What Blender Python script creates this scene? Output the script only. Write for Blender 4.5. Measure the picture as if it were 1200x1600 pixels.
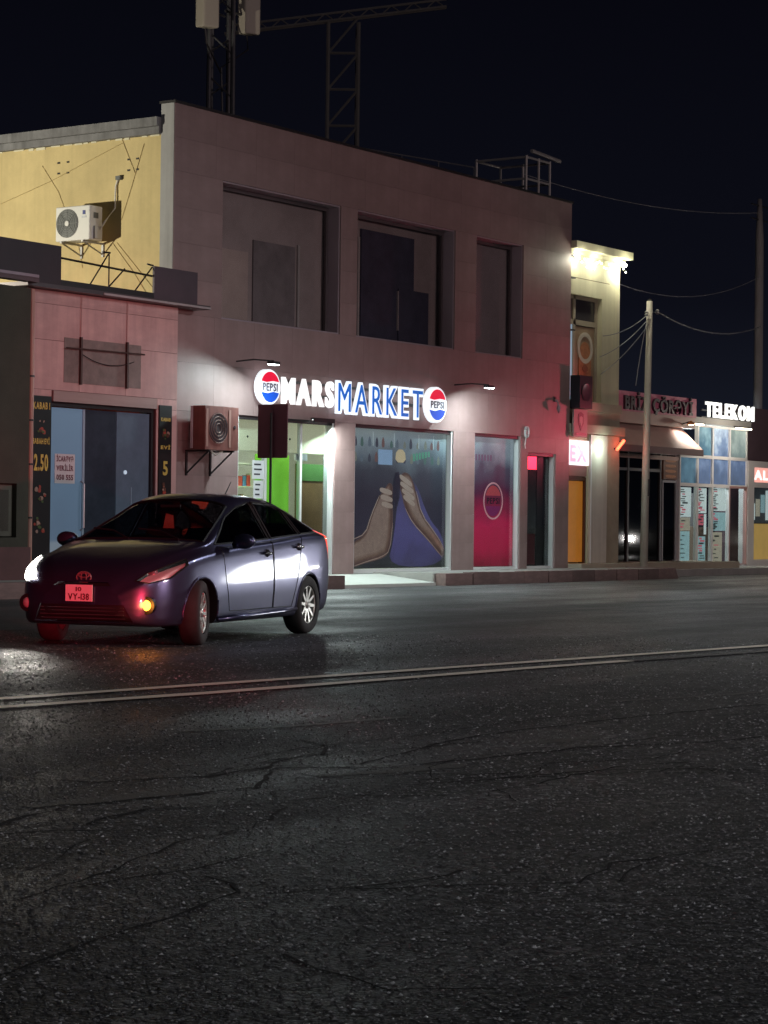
import bpy, bmesh, math, random
from mathutils import Vector, Matrix
from mathutils.bvhtree import BVHTree
R = math.radians
rnd = random.Random(7)
scene = bpy.context.scene
for o in list(bpy.data.objects): bpy.data.objects.remove(o)
COL = scene.collection

# ------------------------------------------------------------------ camera
# world X runs along the shop fronts, Y points from the road into the shops
cam_d = bpy.data.cameras.new('camera'); cam = bpy.data.objects.new('camera', cam_d); COL.objects.link(cam)
cam_d.sensor_fit = 'HORIZONTAL'; cam_d.sensor_width = 36; cam_d.lens = 105
cam_d.clip_start = 0.1; cam_d.clip_end = 3000
cr = Vector((0.55914, -0.82899, 0.0120)); cu = Vector((-0.01074, 0.00723, 0.99992)); cf = Vector((0.82900, 0.55922, 0.00486))
cam.matrix_world = Matrix(((cr.x, cu.x, -cf.x, 0), (cr.y, cu.y, -cf.y, 0), (cr.z, cu.z, -cf.z, 1.2), (0, 0, 0, 1)))
scene.camera = cam

# ------------------------------------------------------------------ world, moonlight, exposure
world = bpy.data.worlds.new('World'); scene.world = world; world.use_nodes = True
wn = world.node_tree.nodes; wl = world.node_tree.links
bg = wn['Background']; sky = wn.new('ShaderNodeTexSky'); sky.sky_type = 'NISHITA'; sky.sun_disc = False
sky.sun_elevation = R(-7); sky.sun_rotation = R(235)
wl.new(sky.outputs[0], bg.inputs[0]); bg.inputs[1].default_value = 0.05
# town glow: a night sky that pales evenly towards the horizon all the way round
wtc = wn.new('ShaderNodeTexCoord'); wsx = wn.new('ShaderNodeSeparateXYZ'); wl.new(wtc.outputs['Generated'], wsx.inputs[0])
wrp = wn.new('ShaderNodeValToRGB'); wl.new(wsx.outputs['Z'], wrp.inputs[0]); we = wrp.color_ramp.elements
we[0].position = 0; we[0].color = (.0105, .0128, .0215, 1); we[1].position = .30; we[1].color = (.0013, .0013, .0030, 1); q_ = we.new(.10); q_.color = (.0037, .0041, .0078, 1)
bg2 = wn.new('ShaderNodeBackground'); wl.new(wrp.outputs[0], bg2.inputs[0]); wad = wn.new('ShaderNodeAddShader')
wl.new(bg.outputs[0], wad.inputs[0]); wl.new(bg2.outputs[0], wad.inputs[1]); wl.new(wad.outputs[0], wn['World Output'].inputs[0])
sd = bpy.data.lights.new('moon', 'SUN'); sd.energy = 0.035; sd.angle = R(6); sd.color = (1.0, .86, .84)
so = bpy.data.objects.new('moon', sd); COL.objects.link(so); so.rotation_euler = (R(60), 0, R(-35))
vs = scene.view_settings; vs.view_transform = 'Standard'; vs.look = 'None'; vs.exposure = 0; vs.gamma = 1
scene.cycles.use_denoising = True; scene.cycles.denoising_input_passes = 'RGB_ALBEDO_NORMAL'; scene.cycles.denoising_prefilter = 'NONE'
scene.cycles.sample_clamp_indirect = 4
scene.cycles.max_bounces = 6; scene.cycles.transparent_max_bounces = 12
scene.cycles.caustics_reflective = False; scene.cycles.caustics_refractive = False

def aim(o, target):
    d = Vector(target) - o.location
    o.rotation_euler = d.to_track_quat('-Z', 'Y').to_euler()
def lamp(name, kind, loc, power, col=(1, 1, 1), size=.1, target=None, cone=None, blend=.4):
    d = bpy.data.lights.new(name, kind); d.energy = power; d.color = col
    if kind == 'AREA': d.shape = 'DISK'; d.size = size
    else: d.shadow_soft_size = size
    if kind == 'SPOT': d.spot_size = R(cone); d.spot_blend = blend
    o = bpy.data.objects.new(name, d); COL.objects.link(o); o.location = loc
    if target: aim(o, target)
    return o

# ------------------------------------------------------------------ materials
MATS = {}
def M(name, col, rough=.65, metal=0, var=.15, vs=1.3, bump=0, bs=60, streak=0, spec=.5, coat=0, emit=None, es=0, orand=0):
    if name in MATS: return MATS[name]
    m = bpy.data.materials.new(name); m.use_nodes = True; MATS[name] = m
    n = m.node_tree.nodes; l = m.node_tree.links; b = n['Principled BSDF']
    b.inputs['Roughness'].default_value = rough; b.inputs['Metallic'].default_value = metal
    b.inputs['Specular IOR Level'].default_value = spec; b.inputs['Coat Weight'].default_value = coat
    b.inputs['Coat Roughness'].default_value = .06
    tc = n.new('ShaderNodeTexCoord')
    nz = n.new('ShaderNodeTexNoise'); nz.inputs['Scale'].default_value = vs; nz.inputs['Detail'].default_value = 8; nz.inputs['Roughness'].default_value = .65
    l.new(tc.outputs['Object'], nz.inputs['Vector'])
    mr = n.new('ShaderNodeMapRange'); mr.inputs[1].default_value = .25; mr.inputs[2].default_value = .75
    mr.inputs[3].default_value = 1 - var; mr.inputs[4].default_value = 1 + var
    l.new(nz.outputs['Fac'], mr.inputs[0]); fac = mr.outputs[0]
    if streak:
        mp = n.new('ShaderNodeMapping'); mp.inputs['Scale'].default_value = (7, 7, .35); l.new(tc.outputs['Object'], mp.inputs[0])
        n2 = n.new('ShaderNodeTexNoise'); n2.inputs['Scale'].default_value = 1; n2.inputs['Detail'].default_value = 6; l.new(mp.outputs[0], n2.inputs['Vector'])
        m2 = n.new('ShaderNodeMapRange'); m2.inputs[1].default_value = .42; m2.inputs[2].default_value = .72; m2.inputs[3].default_value = 1; m2.inputs[4].default_value = 1 - streak
        l.new(n2.outputs['Fac'], m2.inputs[0])
        mm = n.new('ShaderNodeMath'); mm.operation = 'MULTIPLY'; l.new(fac, mm.inputs[0]); l.new(m2.outputs[0], mm.inputs[1]); fac = mm.outputs[0]
    if orand:
        oi = n.new('ShaderNodeObjectInfo'); m3 = n.new('ShaderNodeMapRange'); m3.inputs[3].default_value = 1 - orand; m3.inputs[4].default_value = 1 + orand
        l.new(oi.outputs['Random'], m3.inputs[0])
        mm = n.new('ShaderNodeMath'); mm.operation = 'MULTIPLY'; l.new(fac, mm.inputs[0]); l.new(m3.outputs[0], mm.inputs[1]); fac = mm.outputs[0]
    mx = n.new('ShaderNodeVectorMath'); mx.operation = 'SCALE'; mx.inputs[0].default_value = col; l.new(fac, mx.inputs['Scale'])
    l.new(mx.outputs[0], b.inputs['Base Color'])
    if bump:
        n4 = n.new('ShaderNodeTexNoise'); n4.inputs['Scale'].default_value = bs; n4.inputs['Detail'].default_value = 5; l.new(tc.outputs['Object'], n4.inputs['Vector'])
        bp = n.new('ShaderNodeBump'); bp.inputs['Strength'].default_value = bump; bp.inputs['Distance'].default_value = .02
        l.new(n4.outputs['Fac'], bp.inputs['Height']); l.new(bp.outputs[0], b.inputs['Normal'])
    if emit:
        b.inputs['Emission Color'].default_value = (*emit, 1); b.inputs['Emission Strength'].default_value = es
    return m
def GL(name, tint=(.8, .85, .85), refl=1.0, rough=.03):
    """a thin pane: tinted transparency under a clear reflection"""
    if name in MATS: return MATS[name]
    m = bpy.data.materials.new(name); m.use_nodes = True; MATS[name] = m
    n = m.node_tree.nodes; l = m.node_tree.links; n.remove(n['Principled BSDF'])
    t = n.new('ShaderNodeBsdfTransparent'); t.inputs[0].default_value = (*tint, 1)
    g = n.new('ShaderNodeBsdfGlossy'); g.inputs['Roughness'].default_value = rough
    g.inputs[0].default_value = (refl, refl, refl, 1)
    lw = n.new('ShaderNodeLayerWeight'); lw.inputs[0].default_value = .5
    pw = n.new('ShaderNodeMath'); pw.operation = 'POWER'; pw.inputs[1].default_value = 4.5; l.new(lw.outputs['Facing'], pw.inputs[0])
    f = n.new('ShaderNodeMath'); f.operation = 'MULTIPLY_ADD'; f.inputs[1].default_value = .8; f.inputs[2].default_value = .045; l.new(pw.outputs[0], f.inputs[0])
    x = n.new('ShaderNodeMixShader'); l.new(f.outputs[0], x.inputs[0]); l.new(t.outputs[0], x.inputs[1]); l.new(g.outputs[0], x.inputs[2])
    l.new(x.outputs[0], n['Material Output'].inputs[0])
    return m
def PRINT(name, stops, axis='Z', lo=0., hi=1., noise=.35, ns=1.5, es=0., rough=.35):
    """printed film: a colour ramp along one axis, broken by soft noise, lit through from inside by es"""
    m = bpy.data.materials.new(name); m.use_nodes = True; MATS[name] = m
    n = m.node_tree.nodes; l = m.node_tree.links; b = n['Principled BSDF']; b.inputs['Roughness'].default_value = rough
    tc = n.new('ShaderNodeTexCoord'); sx = n.new('ShaderNodeSeparateXYZ'); l.new(tc.outputs['Object'], sx.inputs[0])
    mr = n.new('ShaderNodeMapRange'); mr.inputs[1].default_value = lo; mr.inputs[2].default_value = hi; l.new(sx.outputs[axis], mr.inputs[0])
    nz = n.new('ShaderNodeTexNoise'); nz.inputs['Scale'].default_value = ns; nz.inputs['Detail'].default_value = 4; l.new(tc.outputs['Object'], nz.inputs['Vector'])
    s = n.new('ShaderNodeMath'); s.operation = 'MULTIPLY_ADD'; s.inputs[1].default_value = noise; l.new(nz.outputs['Fac'], s.inputs[0])
    a = n.new('ShaderNodeMath'); a.operation = 'SUBTRACT'; a.inputs[1].default_value = noise * .5; l.new(mr.outputs[0], a.inputs[0]); l.new(a.outputs[0], s.inputs[2])
    r = n.new('ShaderNodeValToRGB'); l.new(s.outputs[0], r.inputs[0]); e = r.color_ramp.elements
    e[0].position, e[0].color = stops[0][0], (*stops[0][1], 1); e[1].position, e[1].color = stops[-1][0], (*stops[-1][1], 1)
    for p, c in stops[1:-1]: q = e.new(p); q.color = (*c, 1)
    l.new(r.outputs[0], b.inputs['Base Color'])
    if es: l.new(r.outputs[0], b.inputs['Emission Color']); b.inputs['Emission Strength'].default_value = es
    return m
def EM(name, col, s):
    return M(name, tuple(min(1, c) * .8 for c in col), .4, emit=col, es=s, var=.02)

# ------------------------------------------------------------------ mesh helpers
class MB:
    def __init__(s): s.v = []; s.f = []
    def box(s, x0, x1, y0, y1, z0, z1):
        i = len(s.v)
        s.v += [(x0, y0, z0), (x1, y0, z0), (x1, y1, z0), (x0, y1, z0), (x0, y0, z1), (x1, y0, z1), (x1, y1, z1), (x0, y1, z1)]
        s.f += [(i, i+3, i+2, i+1), (i+4, i+5, i+6, i+7), (i, i+1, i+5, i+4), (i+1, i+2, i+6, i+5), (i+2, i+3, i+7, i+6), (i+3, i, i+4, i+7)]
        return s
    def hexa(s, pts):
        i = len(s.v); s.v += [tuple(p) for p in pts]
        s.f += [(i, i+3, i+2, i+1), (i+4, i+5, i+6, i+7), (i, i+1, i+5, i+4), (i+1, i+2, i+6, i+5), (i+2, i+3, i+7, i+6), (i+3, i, i+4, i+7)]
        return s
    def tube(s, pts, r, n=8, cap=True):
        pts = [Vector(p) for p in pts]; rings = []
        for k, p in enumerate(pts):
            d = (pts[min(k+1, len(pts)-1)] - pts[max(k-1, 0)]).normalized()
            a = d.cross(Vector((0, 0, 1)) if abs(d.z) < .9 else Vector((1, 0, 0))).normalized(); b = d.cross(a)
            rr = r[k] if isinstance(r, (list, tuple)) else r
            i = len(s.v); rings.append(i)
            for q in range(n):
                t = 2*math.pi*q/n; s.v.append(tuple(p + (a*math.cos(t) + b*math.sin(t))*rr))
        for k in range(len(rings)-1):
            for q in range(n): s.f.append((rings[k]+q, rings[k]+(q+1) % n, rings[k+1]+(q+1) % n, rings[k+1]+q))
        if cap: s.f.append(tuple(rings[0]+q for q in reversed(range(n)))); s.f.append(tuple(rings[-1]+q for q in range(n)))
        return s
    def bar(s, p, q, w):
        return s.tube([p, q], w*.7, 4)
    def prism(s, poly, y0, y1):
        """poly: (x, z) counter-clockwise seen from -Y; extruded from y0 (street side) to y1"""
        i = len(s.v); n = len(poly)
        s.v += [(x, y0, z) for x, z in poly] + [(x, y1, z) for x, z in poly]
        s.f.append(tuple(range(i, i+n))); s.f.append(tuple(reversed(range(i+n, i+2*n))))
        for k in range(n): s.f.append((i+k, i+n+k, i+n+(k+1) % n, i+(k+1) % n))
        return s
    def lathe(s, prof, n=32, axis='Y', c=(0, 0, 0)):
        """prof: (radius, height along axis)"""
        rings = []
        for r, h in prof:
            i = len(s.v); rings.append(i)
            for q in range(n):
                t = 2*math.pi*q/n; a, b = r*math.cos(t), r*math.sin(t)
                p = {'Y': (a, h, b), 'X': (h, a, b), 'Z': (a, b, h)}[axis]
                s.v.append((p[0]+c[0], p[1]+c[1], p[2]+c[2]))
        for k in range(len(rings)-1):
            for q in range(n): s.f.append((rings[k]+q, rings[k]+(q+1) % n, rings[k+1]+(q+1) % n, rings[k+1]+q))
        return s
    def build(s, name, mat, parent=None, smooth=False, label=None):
        me = bpy.data.meshes.new(name); me.from_pydata(s.v, [], s.f)
        bm = bmesh.new(); bm.from_mesh(me); bmesh.ops.recalc_face_normals(bm, faces=bm.faces); bm.to_mesh(me); bm.free()
        return link(name, me, mat, parent, smooth, label)
def link(name, me, mat, parent=None, smooth=False, label=None):
    if mat and not me.materials: me.materials.append(mat)
    if smooth:
        for p in me.polygons: p.use_smooth = True
    o = bpy.data.objects.new(name, me); COL.objects.link(o)
    if parent: attach(o, parent)
    if label: o['label'] = label
    return o
def attach(o, parent):
    o.parent = parent
    if parent.type == 'EMPTY' and not parent.get('_local'):
        o.matrix_parent_inverse = Matrix.Translation(-parent.location)
LOCALS = set()
def thing(name, label, cat, loc, group=None):
    o = bpy.data.objects.new(name, None); COL.objects.link(o); o.location = loc; o.empty_display_size = .2
    return tag(o, label, cat, group)
def tag(o, label, cat, group=None):
    o['label'] = label; o['category'] = cat
    if group: o['group'] = group
    return o
def structure(o): o['kind'] = 'structure'; return o
def box(name, mat, parent, *a, label=None):
    return MB().box(*a).build(name, mat, parent, label=label)
def holes_wall(mb, x0, x1, z0, z1, y0, y1, holes, plane='Y'):
    """a wall slab with real rectangular openings"""
    xs = sorted({x0, x1, *[h[0] for h in holes], *[h[1] for h in holes]}); zs = sorted({z0, z1, *[h[2] for h in holes], *[h[3] for h in holes]})
    def solid(i, k):
        if i < 0 or k < 0 or i >= len(xs)-1 or k >= len(zs)-1: return False
        cx, cz = (xs[i]+xs[i+1])/2, (zs[k]+zs[k+1])/2
        return not any(h[0] < cx < h[1] and h[2] < cz < h[3] for h in holes)
    def q(*pts):
        i = len(mb.v); mb.v += [p if plane == 'Y' else (p[1], p[0], p[2]) for p in pts]; mb.f.append(tuple(range(i, i+4)))
    for i in range(len(xs)-1):
        for k in range(len(zs)-1):
            if not solid(i, k): continue
            a, b, c, d = xs[i], xs[i+1], zs[k], zs[k+1]
            q((a, y0, c), (b, y0, c), (b, y0, d), (a, y0, d)); q((a, y1, c), (a, y1, d), (b, y1, d), (b, y1, c))
            if not solid(i-1, k): q((a, y0, c), (a, y0, d), (a, y1, d), (a, y1, c))
            if not solid(i+1, k): q((b, y0, c), (b, y1, c), (b, y1, d), (b, y0, d))
            if not solid(i, k-1): q((a, y0, c), (a, y1, c), (b, y1, c), (b, y0, c))
            if not solid(i, k+1): q((a, y0, d), (b, y0, d), (b, y1, d), (a, y1, d))
    return mb
UNIT = {}
def piece(name, mat, parent, x0, x1, y0, y1, z0, z1):
    """a small block that shares one unit mesh per material"""
    if mat.name not in UNIT:
        mb = MB().box(-.5, .5, -.5, .5, -.5, .5); me = bpy.data.meshes.new('block'); me.from_pydata(mb.v, [], mb.f); me.materials.append(mat); UNIT[mat.name] = me
    o = bpy.data.objects.new(name, UNIT[mat.name]); COL.objects.link(o)
    o.location = ((x0+x1)/2, (y0+y1)/2, (z0+z1)/2); o.scale = (x1-x0, y1-y0, z1-z0)
    if parent: attach(o, parent)
    return o
def glyph(ch, bold, depth):
    cu_ = bpy.data.curves.new('glyph', 'FONT'); cu_.body = ch; cu_.size = 1; cu_.offset = bold; cu_.extrude = depth/2; cu_.resolution_u = 3
    ob = bpy.data.objects.new('glyph', cu_); COL.objects.link(ob)
    dg = bpy.context.evaluated_depsgraph_get(); dg.update()
    me = bpy.data.meshes.new_from_object(ob.evaluated_get(dg)); bpy.data.objects.remove(ob); bpy.data.curves.remove(cu_)
    return me
GC = {}
def letters(text, x0, x1, z0, z1, y, depth, mat, parent, bold=.03, name='letter', gap=.10, rise=0., joined=False, facing='Y', fit=None):
    """upright lettering standing on the plane Y=y (or X=y), reading along +X (or -Y)"""
    cap = .73; items = []; x = 0
    for ch in text:
        if ch == ' ': x += .32; continue
        k = (ch, bold, depth)
        if k not in GC: GC[k] = glyph(ch, bold, depth)
        if (ch, 0, .01) not in GC: GC[(ch, 0, .01)] = glyph(ch, 0, .01)
        vs_ = [v.co for v in GC[(ch, 0, .01)].vertices]; a, b = min(v.x for v in vs_) - bold, max(v.x for v in vs_) + bold
        items.append((GC[k], x - a)); x += b - a + gap
    w = x - gap; sx = fit or (x1 - x0)/w; letters.sx = sx; sz = (z1 - z0)/cap; allv = MB(); out = []
    for me, off in items:
        mb = MB() if not joined else allv; i0 = len(mb.v)
        for v in me.vertices:
            px = (v.co.x + off)*sx; p = (x0 + px, y - v.co.z, z0 + v.co.y*sz + rise*px)
            if facing == 'X': p = (y - v.co.z, x1 - px, z0 + v.co.y*sz)
            mb.v.append(p)
        mb.f += [tuple(i0 + q for q in p.vertices) for p in me.polygons]
        if not joined: out.append(mb.build(name, mat, parent))
    if joined: out.append(allv.build(name, mat, parent))
    return out
def sag(p, q, drop, n=14):
    p, q = Vector(p), Vector(q)
    return [p.lerp(q, i/n) - Vector((0, 0, drop*4*(i/n)*(1-i/n))) for i in range(n+1)]

# ================================================================== SETTING
def asphalt():
    m = bpy.data.materials.new('asphalt'); m.use_nodes = True; n = m.node_tree.nodes; l = m.node_tree.links; b = n['Principled BSDF']
    tc = n.new('ShaderNodeTexCoord'); P_ = tc.outputs['Object']
    def noise(s, d=6, r=.6):
        x = n.new('ShaderNodeTexNoise'); x.inputs['Scale'].default_value = s; x.inputs['Detail'].default_value = d; x.inputs['Roughness'].default_value = r; l.new(P_, x.inputs['Vector']); return x.outputs['Fac']
    def mrange(v, a, b_, c, d):
        x = n.new('ShaderNodeMapRange'); x.inputs[1].default_value = a; x.inputs[2].default_value = b_; x.inputs[3].default_value = c; x.inputs[4].default_value = d; l.new(v, x.inputs[0]); return x.outputs[0]
    def math_(op, a, b_):
        x = n.new('ShaderNodeMath'); x.operation = op
        for i, v in enumerate((a, b_)):
            if isinstance(v, (int, float)): x.inputs[i].default_value = v
            else: l.new(v, x.inputs[i])
        return x.outputs[0]
    vo = n.new('ShaderNodeTexVoronoi'); vo.inputs['Scale'].default_value = 62; l.new(P_, vo.inputs['Vector'])
    wn_ = n.new('ShaderNodeTexWhiteNoise'); l.new(vo.outputs['Color'], wn_.inputs['Vector'])
    v2 = n.new('ShaderNodeTexVoronoi'); v2.inputs['Scale'].default_value = 24; l.new(P_, v2.inputs['Vector'])
    w2_ = n.new('ShaderNodeTexWhiteNoise'); l.new(v2.outputs['Color'], w2_.inputs['Vector'])
    grain = math_('ADD', mrange(wn_.outputs['Value'], .70, 1, 0, 1), mrange(w2_.outputs['Value'], .80, 1, 0, .7))                      # pale stones in the bitumen
    worn = mrange(noise(.55, 7), .35, .7, .25, 1.0)
    stone = math_('MULTIPLY', grain, worn)
    val = math_('MULTIPLY_ADD', stone, .17); val.node.inputs[2].default_value = .026
    big = mrange(noise(.22, 5), .3, .7, .72, 1.3); val2 = math_('MULTIPLY', val, big)
    mp_ = n.new('ShaderNodeMapping'); mp_.inputs['Rotation'].default_value = (0, 0, R(5)); mp_.inputs['Scale'].default_value = (.05, .75, 1); l.new(P_, mp_.inputs[0])
    tr_ = n.new('ShaderNodeTexNoise'); tr_.inputs['Scale'].default_value = 1; tr_.inputs['Detail'].default_value = 4; l.new(mp_.outputs[0], tr_.inputs['Vector'])
    track = mrange(tr_.outputs['Fac'], .35, .65, .62, 1.35); val2 = math_('MULTIPLY', val2, track)
    fine = mrange(noise(28, 3), .3, .7, .75, 1.25); val3 = math_('MULTIPLY', val2, fine)
    cb = n.new('ShaderNodeCombineColor'); l.new(val3, cb.inputs[0]); l.new(val3, cb.inputs[1]); l.new(math_('MULTIPLY', val3, 1.04), cb.inputs[2])
    l.new(cb.outputs[0], b.inputs['Base Color'])
    l.new(math_('MULTIPLY', mrange(noise(.8, 5), .3, .7, .46, .64), mrange(tr_.outputs['Fac'], .35, .65, 1.15, .8)), b.inputs['Roughness'])
    b.inputs['Specular IOR Level'].default_value = .55
    h = math_('ADD', math_('MULTIPLY', vo.outputs['Distance'], -1.0), math_('MULTIPLY', noise(160, 3), .5))
    bp = n.new('ShaderNodeBump'); bp.inputs['Strength'].default_value = .55; bp.inputs['Distance'].default_value = .008; l.new(h, bp.inputs['Height']); l.new(bp.outputs[0], b.inputs['Normal'])
    return m
ASPH = asphalt()
g = MB(); S = 700
g.v = [(-S, -S, 0), (S, -S, 0), (S, S, 0), (-S, S, 0)]; g.f = [(0, 1, 2, 3)]
road = structure(g.build('road', ASPH))
def ribbon(name, mat, pts, w, z, parent, jitter=0.):
    mb = MB(); P2 = []
    for (a, b) in zip(pts[:-1], pts[1:]):
        k = max(1, int(math.dist(a, b)/.12)) if jitter else 6
        P2 += [(a[0]+(b[0]-a[0])*i/k, a[1]+(b[1]-a[1])*i/k) for i in range(k)]
    P2.append(pts[-1])
    P2 = [(x + rnd.uniform(-jitter, jitter), y + rnd.uniform(-jitter, jitter)) for x, y in P2]
    for i, (x, y) in enumerate(P2):
        a = P2[max(i-1, 0)]; b = P2[min(i+1, len(P2)-1)]; d = Vector((b[0]-a[0], b[1]-a[1])).normalized(); n_ = Vector((-d.y, d.x))
        ww = w*.5*(rnd.uniform(.35, 1.4) if jitter else rnd.uniform(.9, 1.08))
        mb.v += [(x+n_.x*ww, y+n_.y*ww, z), (x-n_.x*ww, y-n_.y*ww, z)]
    mb.f = [(2*i, 2*i+1, 2*i+3, 2*i+2) for i in range(len(P2)-1)]
    return mb.build(name, mat, parent)
def worn_paint(name, col, keep):
    m = bpy.data.materials.new(name); m.use_nodes = True; n = m.node_tree.nodes; l = m.node_tree.links; b = n['Principled BSDF']
    tc = n.new('ShaderNodeTexCoord'); nz = n.new('ShaderNodeTexNoise'); nz.inputs['Scale'].default_value = 22; nz.inputs['Detail'].default_value = 8; l.new(tc.outputs['Object'], nz.inputs['Vector'])
    r = n.new('ShaderNodeValToRGB'); r.color_ramp.elements[0].position = keep-.08; r.color_ramp.elements[1].position = keep+.12
    r.color_ramp.elements[0].color = (.045, .045, .046, 1); r.color_ramp.elements[1].color = (*col, 1)
    l.new(nz.outputs['Fac'], r.inputs[0]); l.new(r.outputs[0], b.inputs['Base Color']); b.inputs['Roughness'].default_value = .6
    return m
PAINT = worn_paint('lane_paint', (.88, .80, .66), .20); PAINT2 = worn_paint('faded_paint', (.16, .15, .14), .52)
ribbon('lane_line', PAINT, [(4, 10.9), (10.85, 10.36), (14.83, 9.99), (17.52, 9.74), (20.92, 9.42), (30, 8.6), (60, 6)], .15, .0115, road)
ribbon('lane_line', PAINT, [(4, 10.4), (10.34, 9.9), (12.2, 9.66), (14.14, 9.52), (16.0, 9.40), (17.6, 9.26)], .15, .0115, road)
ribbon('lane_line', PAINT2, [(17.6, 9.26), (18.4, 9.17), (20.5, 8.95), (26, 8.5)], .15, .0115, road)
ribbon('faded_marking', PAINT2, [(9.9, 8.06), (10.55, 7.78), (11.6, 7.6)], .07, .004, road)
ribbon('faded_marking', PAINT2, [(13.5, 7.25), (14.25, 7.0), (16.5, 6.5)], .07, .004, road)
CRK = M('crack_dark', (.006, .006, .007), .9, var=.2)
PATCH = M('patch_worn', (.075, .073, .07), .6, var=.35, vs=14, bump=.3)
cracks = [
 [(6.6, 7.7), (7.61, 7.26), (7.76, 6.8), (8.28, 6.55), (8.83, 6.58), (9.14, 6.3), (10.46, 6.61), (11.22, 6.65), (12.6, 6.53), (14.1, 6.34), (17, 6.0)],
 [(8.28, 6.55), (8.6, 6.7), (9.3, 6.75), (10.2, 6.5), (10.6, 6.45)],
 [(6.43, 6.13), (6.99, 6.3), (7.53, 6.23), (8.03, 6.1), (8.76, 6.53), (9.1, 6.12), (9.82, 5.97), (10.56, 5.86), (11.34, 5.49), (12.5, 5.2)],
 [(4.2, 4.1), (4.5, 4.15), (4.84, 4.24), (5.08, 4.27), (5.42, 4.36), (5.74, 4.44), (5.88, 4.56), (5.95, 4.7)],
 [(5.2, 4.9), (5.6, 4.95), (6.0, 5.1), (6.5, 5.3), (7.0, 5.32), (7.6, 5.6)],
 [(6.0, 4.2), (6.34, 3.9), (6.6, 3.66), (7.06, 3.76), (7.6, 3.6)],
 [(5.0, 3.7), (4.9, 3.5), (4.8, 3.2), (4.95, 3.0)],
 [(9.0, 6.9), (9.7, 7.0), (10.8, 6.9), (11.9, 6.95), (12.9, 6.75)],
 [(9.8, 5.6), (10.4, 5.3), (10.9, 5.35), (11.6, 4.9)]]
for k, c in enumerate(cracks): ribbon('crack', CRK, c, .028 if k in (0, 2) else .014, .0035, road, .022)
for k in range(26):       # finer crazing between the long cracks
    x_, y_ = rnd.uniform(5, 13), rnd.uniform(3.2, 7.6); a_ = rnd.uniform(-.7, .5); pts = [(x_, y_)]
    for q in range(rnd.randint(2, 5)):
        a_ += rnd.uniform(-.7, .7); L = rnd.uniform(.2, .55); pts.append((pts[-1][0]+L*math.cos(a_), pts[-1][1]+L*math.sin(a_)))
    ribbon('crack', CRK, pts, rnd.choice((.008, .012, .018)), .0035, road, .018)
for c in ([(6.9, 6.42), (7.3, 6.36), (7.75, 6.22)], [(10.6, 6.2), (11.0, 6.12), (11.3, 6.1)], [(8.6, 6.15), (9.0, 6.0), (9.5, 5.9)]):
    ribbon('worn_patch', PATCH, c, .14, .0028, road, .02)

import numpy as np
def aggregate(n, near, far, seed):
    rs = np.random.RandomState(seed)
    t = near*(far/near)**rs.rand(n)                       # log-spread in distance: as dense to the eye near and far
    lat = (rs.rand(n)*2-1)*(.19*t+.3)
    cx = .829*t + .5591*lat; cy = .5592*t - .829*lat
    sz = (.0035 + .006*rs.rand(n)**2)*(.75 + .045*t); a0 = rs.rand(n)*6.283
    V = np.zeros((n, 4, 3))
    for k in range(3):
        a = a0 + k*2.094 + rs.rand(n)*.6; V[:, k, 0] = cx + sz*np.cos(a); V[:, k, 1] = cy + sz*np.sin(a); V[:, k, 2] = .0012
    V[:, 3, 0] = cx + sz*(rs.rand(n)-.5); V[:, 3, 1] = cy + sz*(rs.rand(n)-.5); V[:, 3, 2] = .0012 + sz*(.25 + .5*rs.rand(n))
    F = np.array([[0, 1, 3], [1, 2, 3], [2, 0, 3]]); idx = (np.arange(n)[:, None, None]*4 + F[None]).reshape(-1)
    me = bpy.data.meshes.new('aggregate'); me.vertices.add(n*4); me.vertices.foreach_set('co', V.reshape(-1))
    me.loops.add(n*9); me.loops.foreach_set('vertex_index', idx.astype(np.int32)); me.polygons.add(n*3)
    me.polygons.foreach_set('loop_start', (np.arange(n*3)*3).astype(np.int32)); me.polygons.foreach_set('loop_total', np.full(n*3, 3, np.int32))
    me.update(); me.validate(); return me
for k_, (n_, al, rg) in enumerate(((45000, .12, .35), (20000, .28, .28), (6000, .60, .18))):
    o = link('aggregate', aggregate(n_, 4.3, 24, 11+k_), M('stone_chip_%d' % k_, (al, al, al*1.03), rg, var=.4, vs=40), road); o['kind'] = 'stuff'
CONC = M('concrete', (.36, .35, .33), .8, var=.22, vs=2.2, bump=.25, bs=70)
KERB = M('kerb_paint', (.20, .135, .125), .6, var=.35, vs=3, bump=.3, bs=50, orand=.3)
pav = MB(); pav.box(10, 33.28, 23.45, 26.5, -.1, .232); pav.box(36.5, 46.35, 23.45, 26.5, -.1, .232); pav.box(33.28, 36.5, 24.7, 26.5, -.1, .205)
pav = structure(pav.build('pavement', CONC))
apron = structure(MB().hexa([(46.5, 24.1, -.1), (90, 24.1, -.1), (90, 29, -.1), (46.5, 29, -.1), (46.5, 24.1, .17), (90, 24.1, .12), (90, 29, .12), (46.5, 29, .2)]).build('apron', M('apron_concrete', (.42, .41, .39), .75, var=.2, vs=1.5, bump=.2)))
RAMPM = M('ramp_tile', (.62, .64, .60), .45, var=.1, vs=4)
structure(MB().hexa([(33.3, 23.38, -.1), (36.48, 23.38, -.1), (36.48, 24.7, -.1), (33.3, 24.7, -.1), (33.3, 23.38, .06), (36.48, 23.38, .06), (36.48, 24.7, .2), (33.3, 24.7, .2)]).build('ramp', RAMPM))
kerb = structure(MB().box(10, 33.0, 23.30, 23.45, -.1, .215).box(36.8, 46.2, 23.30, 23.45, -.1, .215).build('kerb', M('kerb_core', (.1, .08, .08), .8)))
x = 24.0
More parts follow.
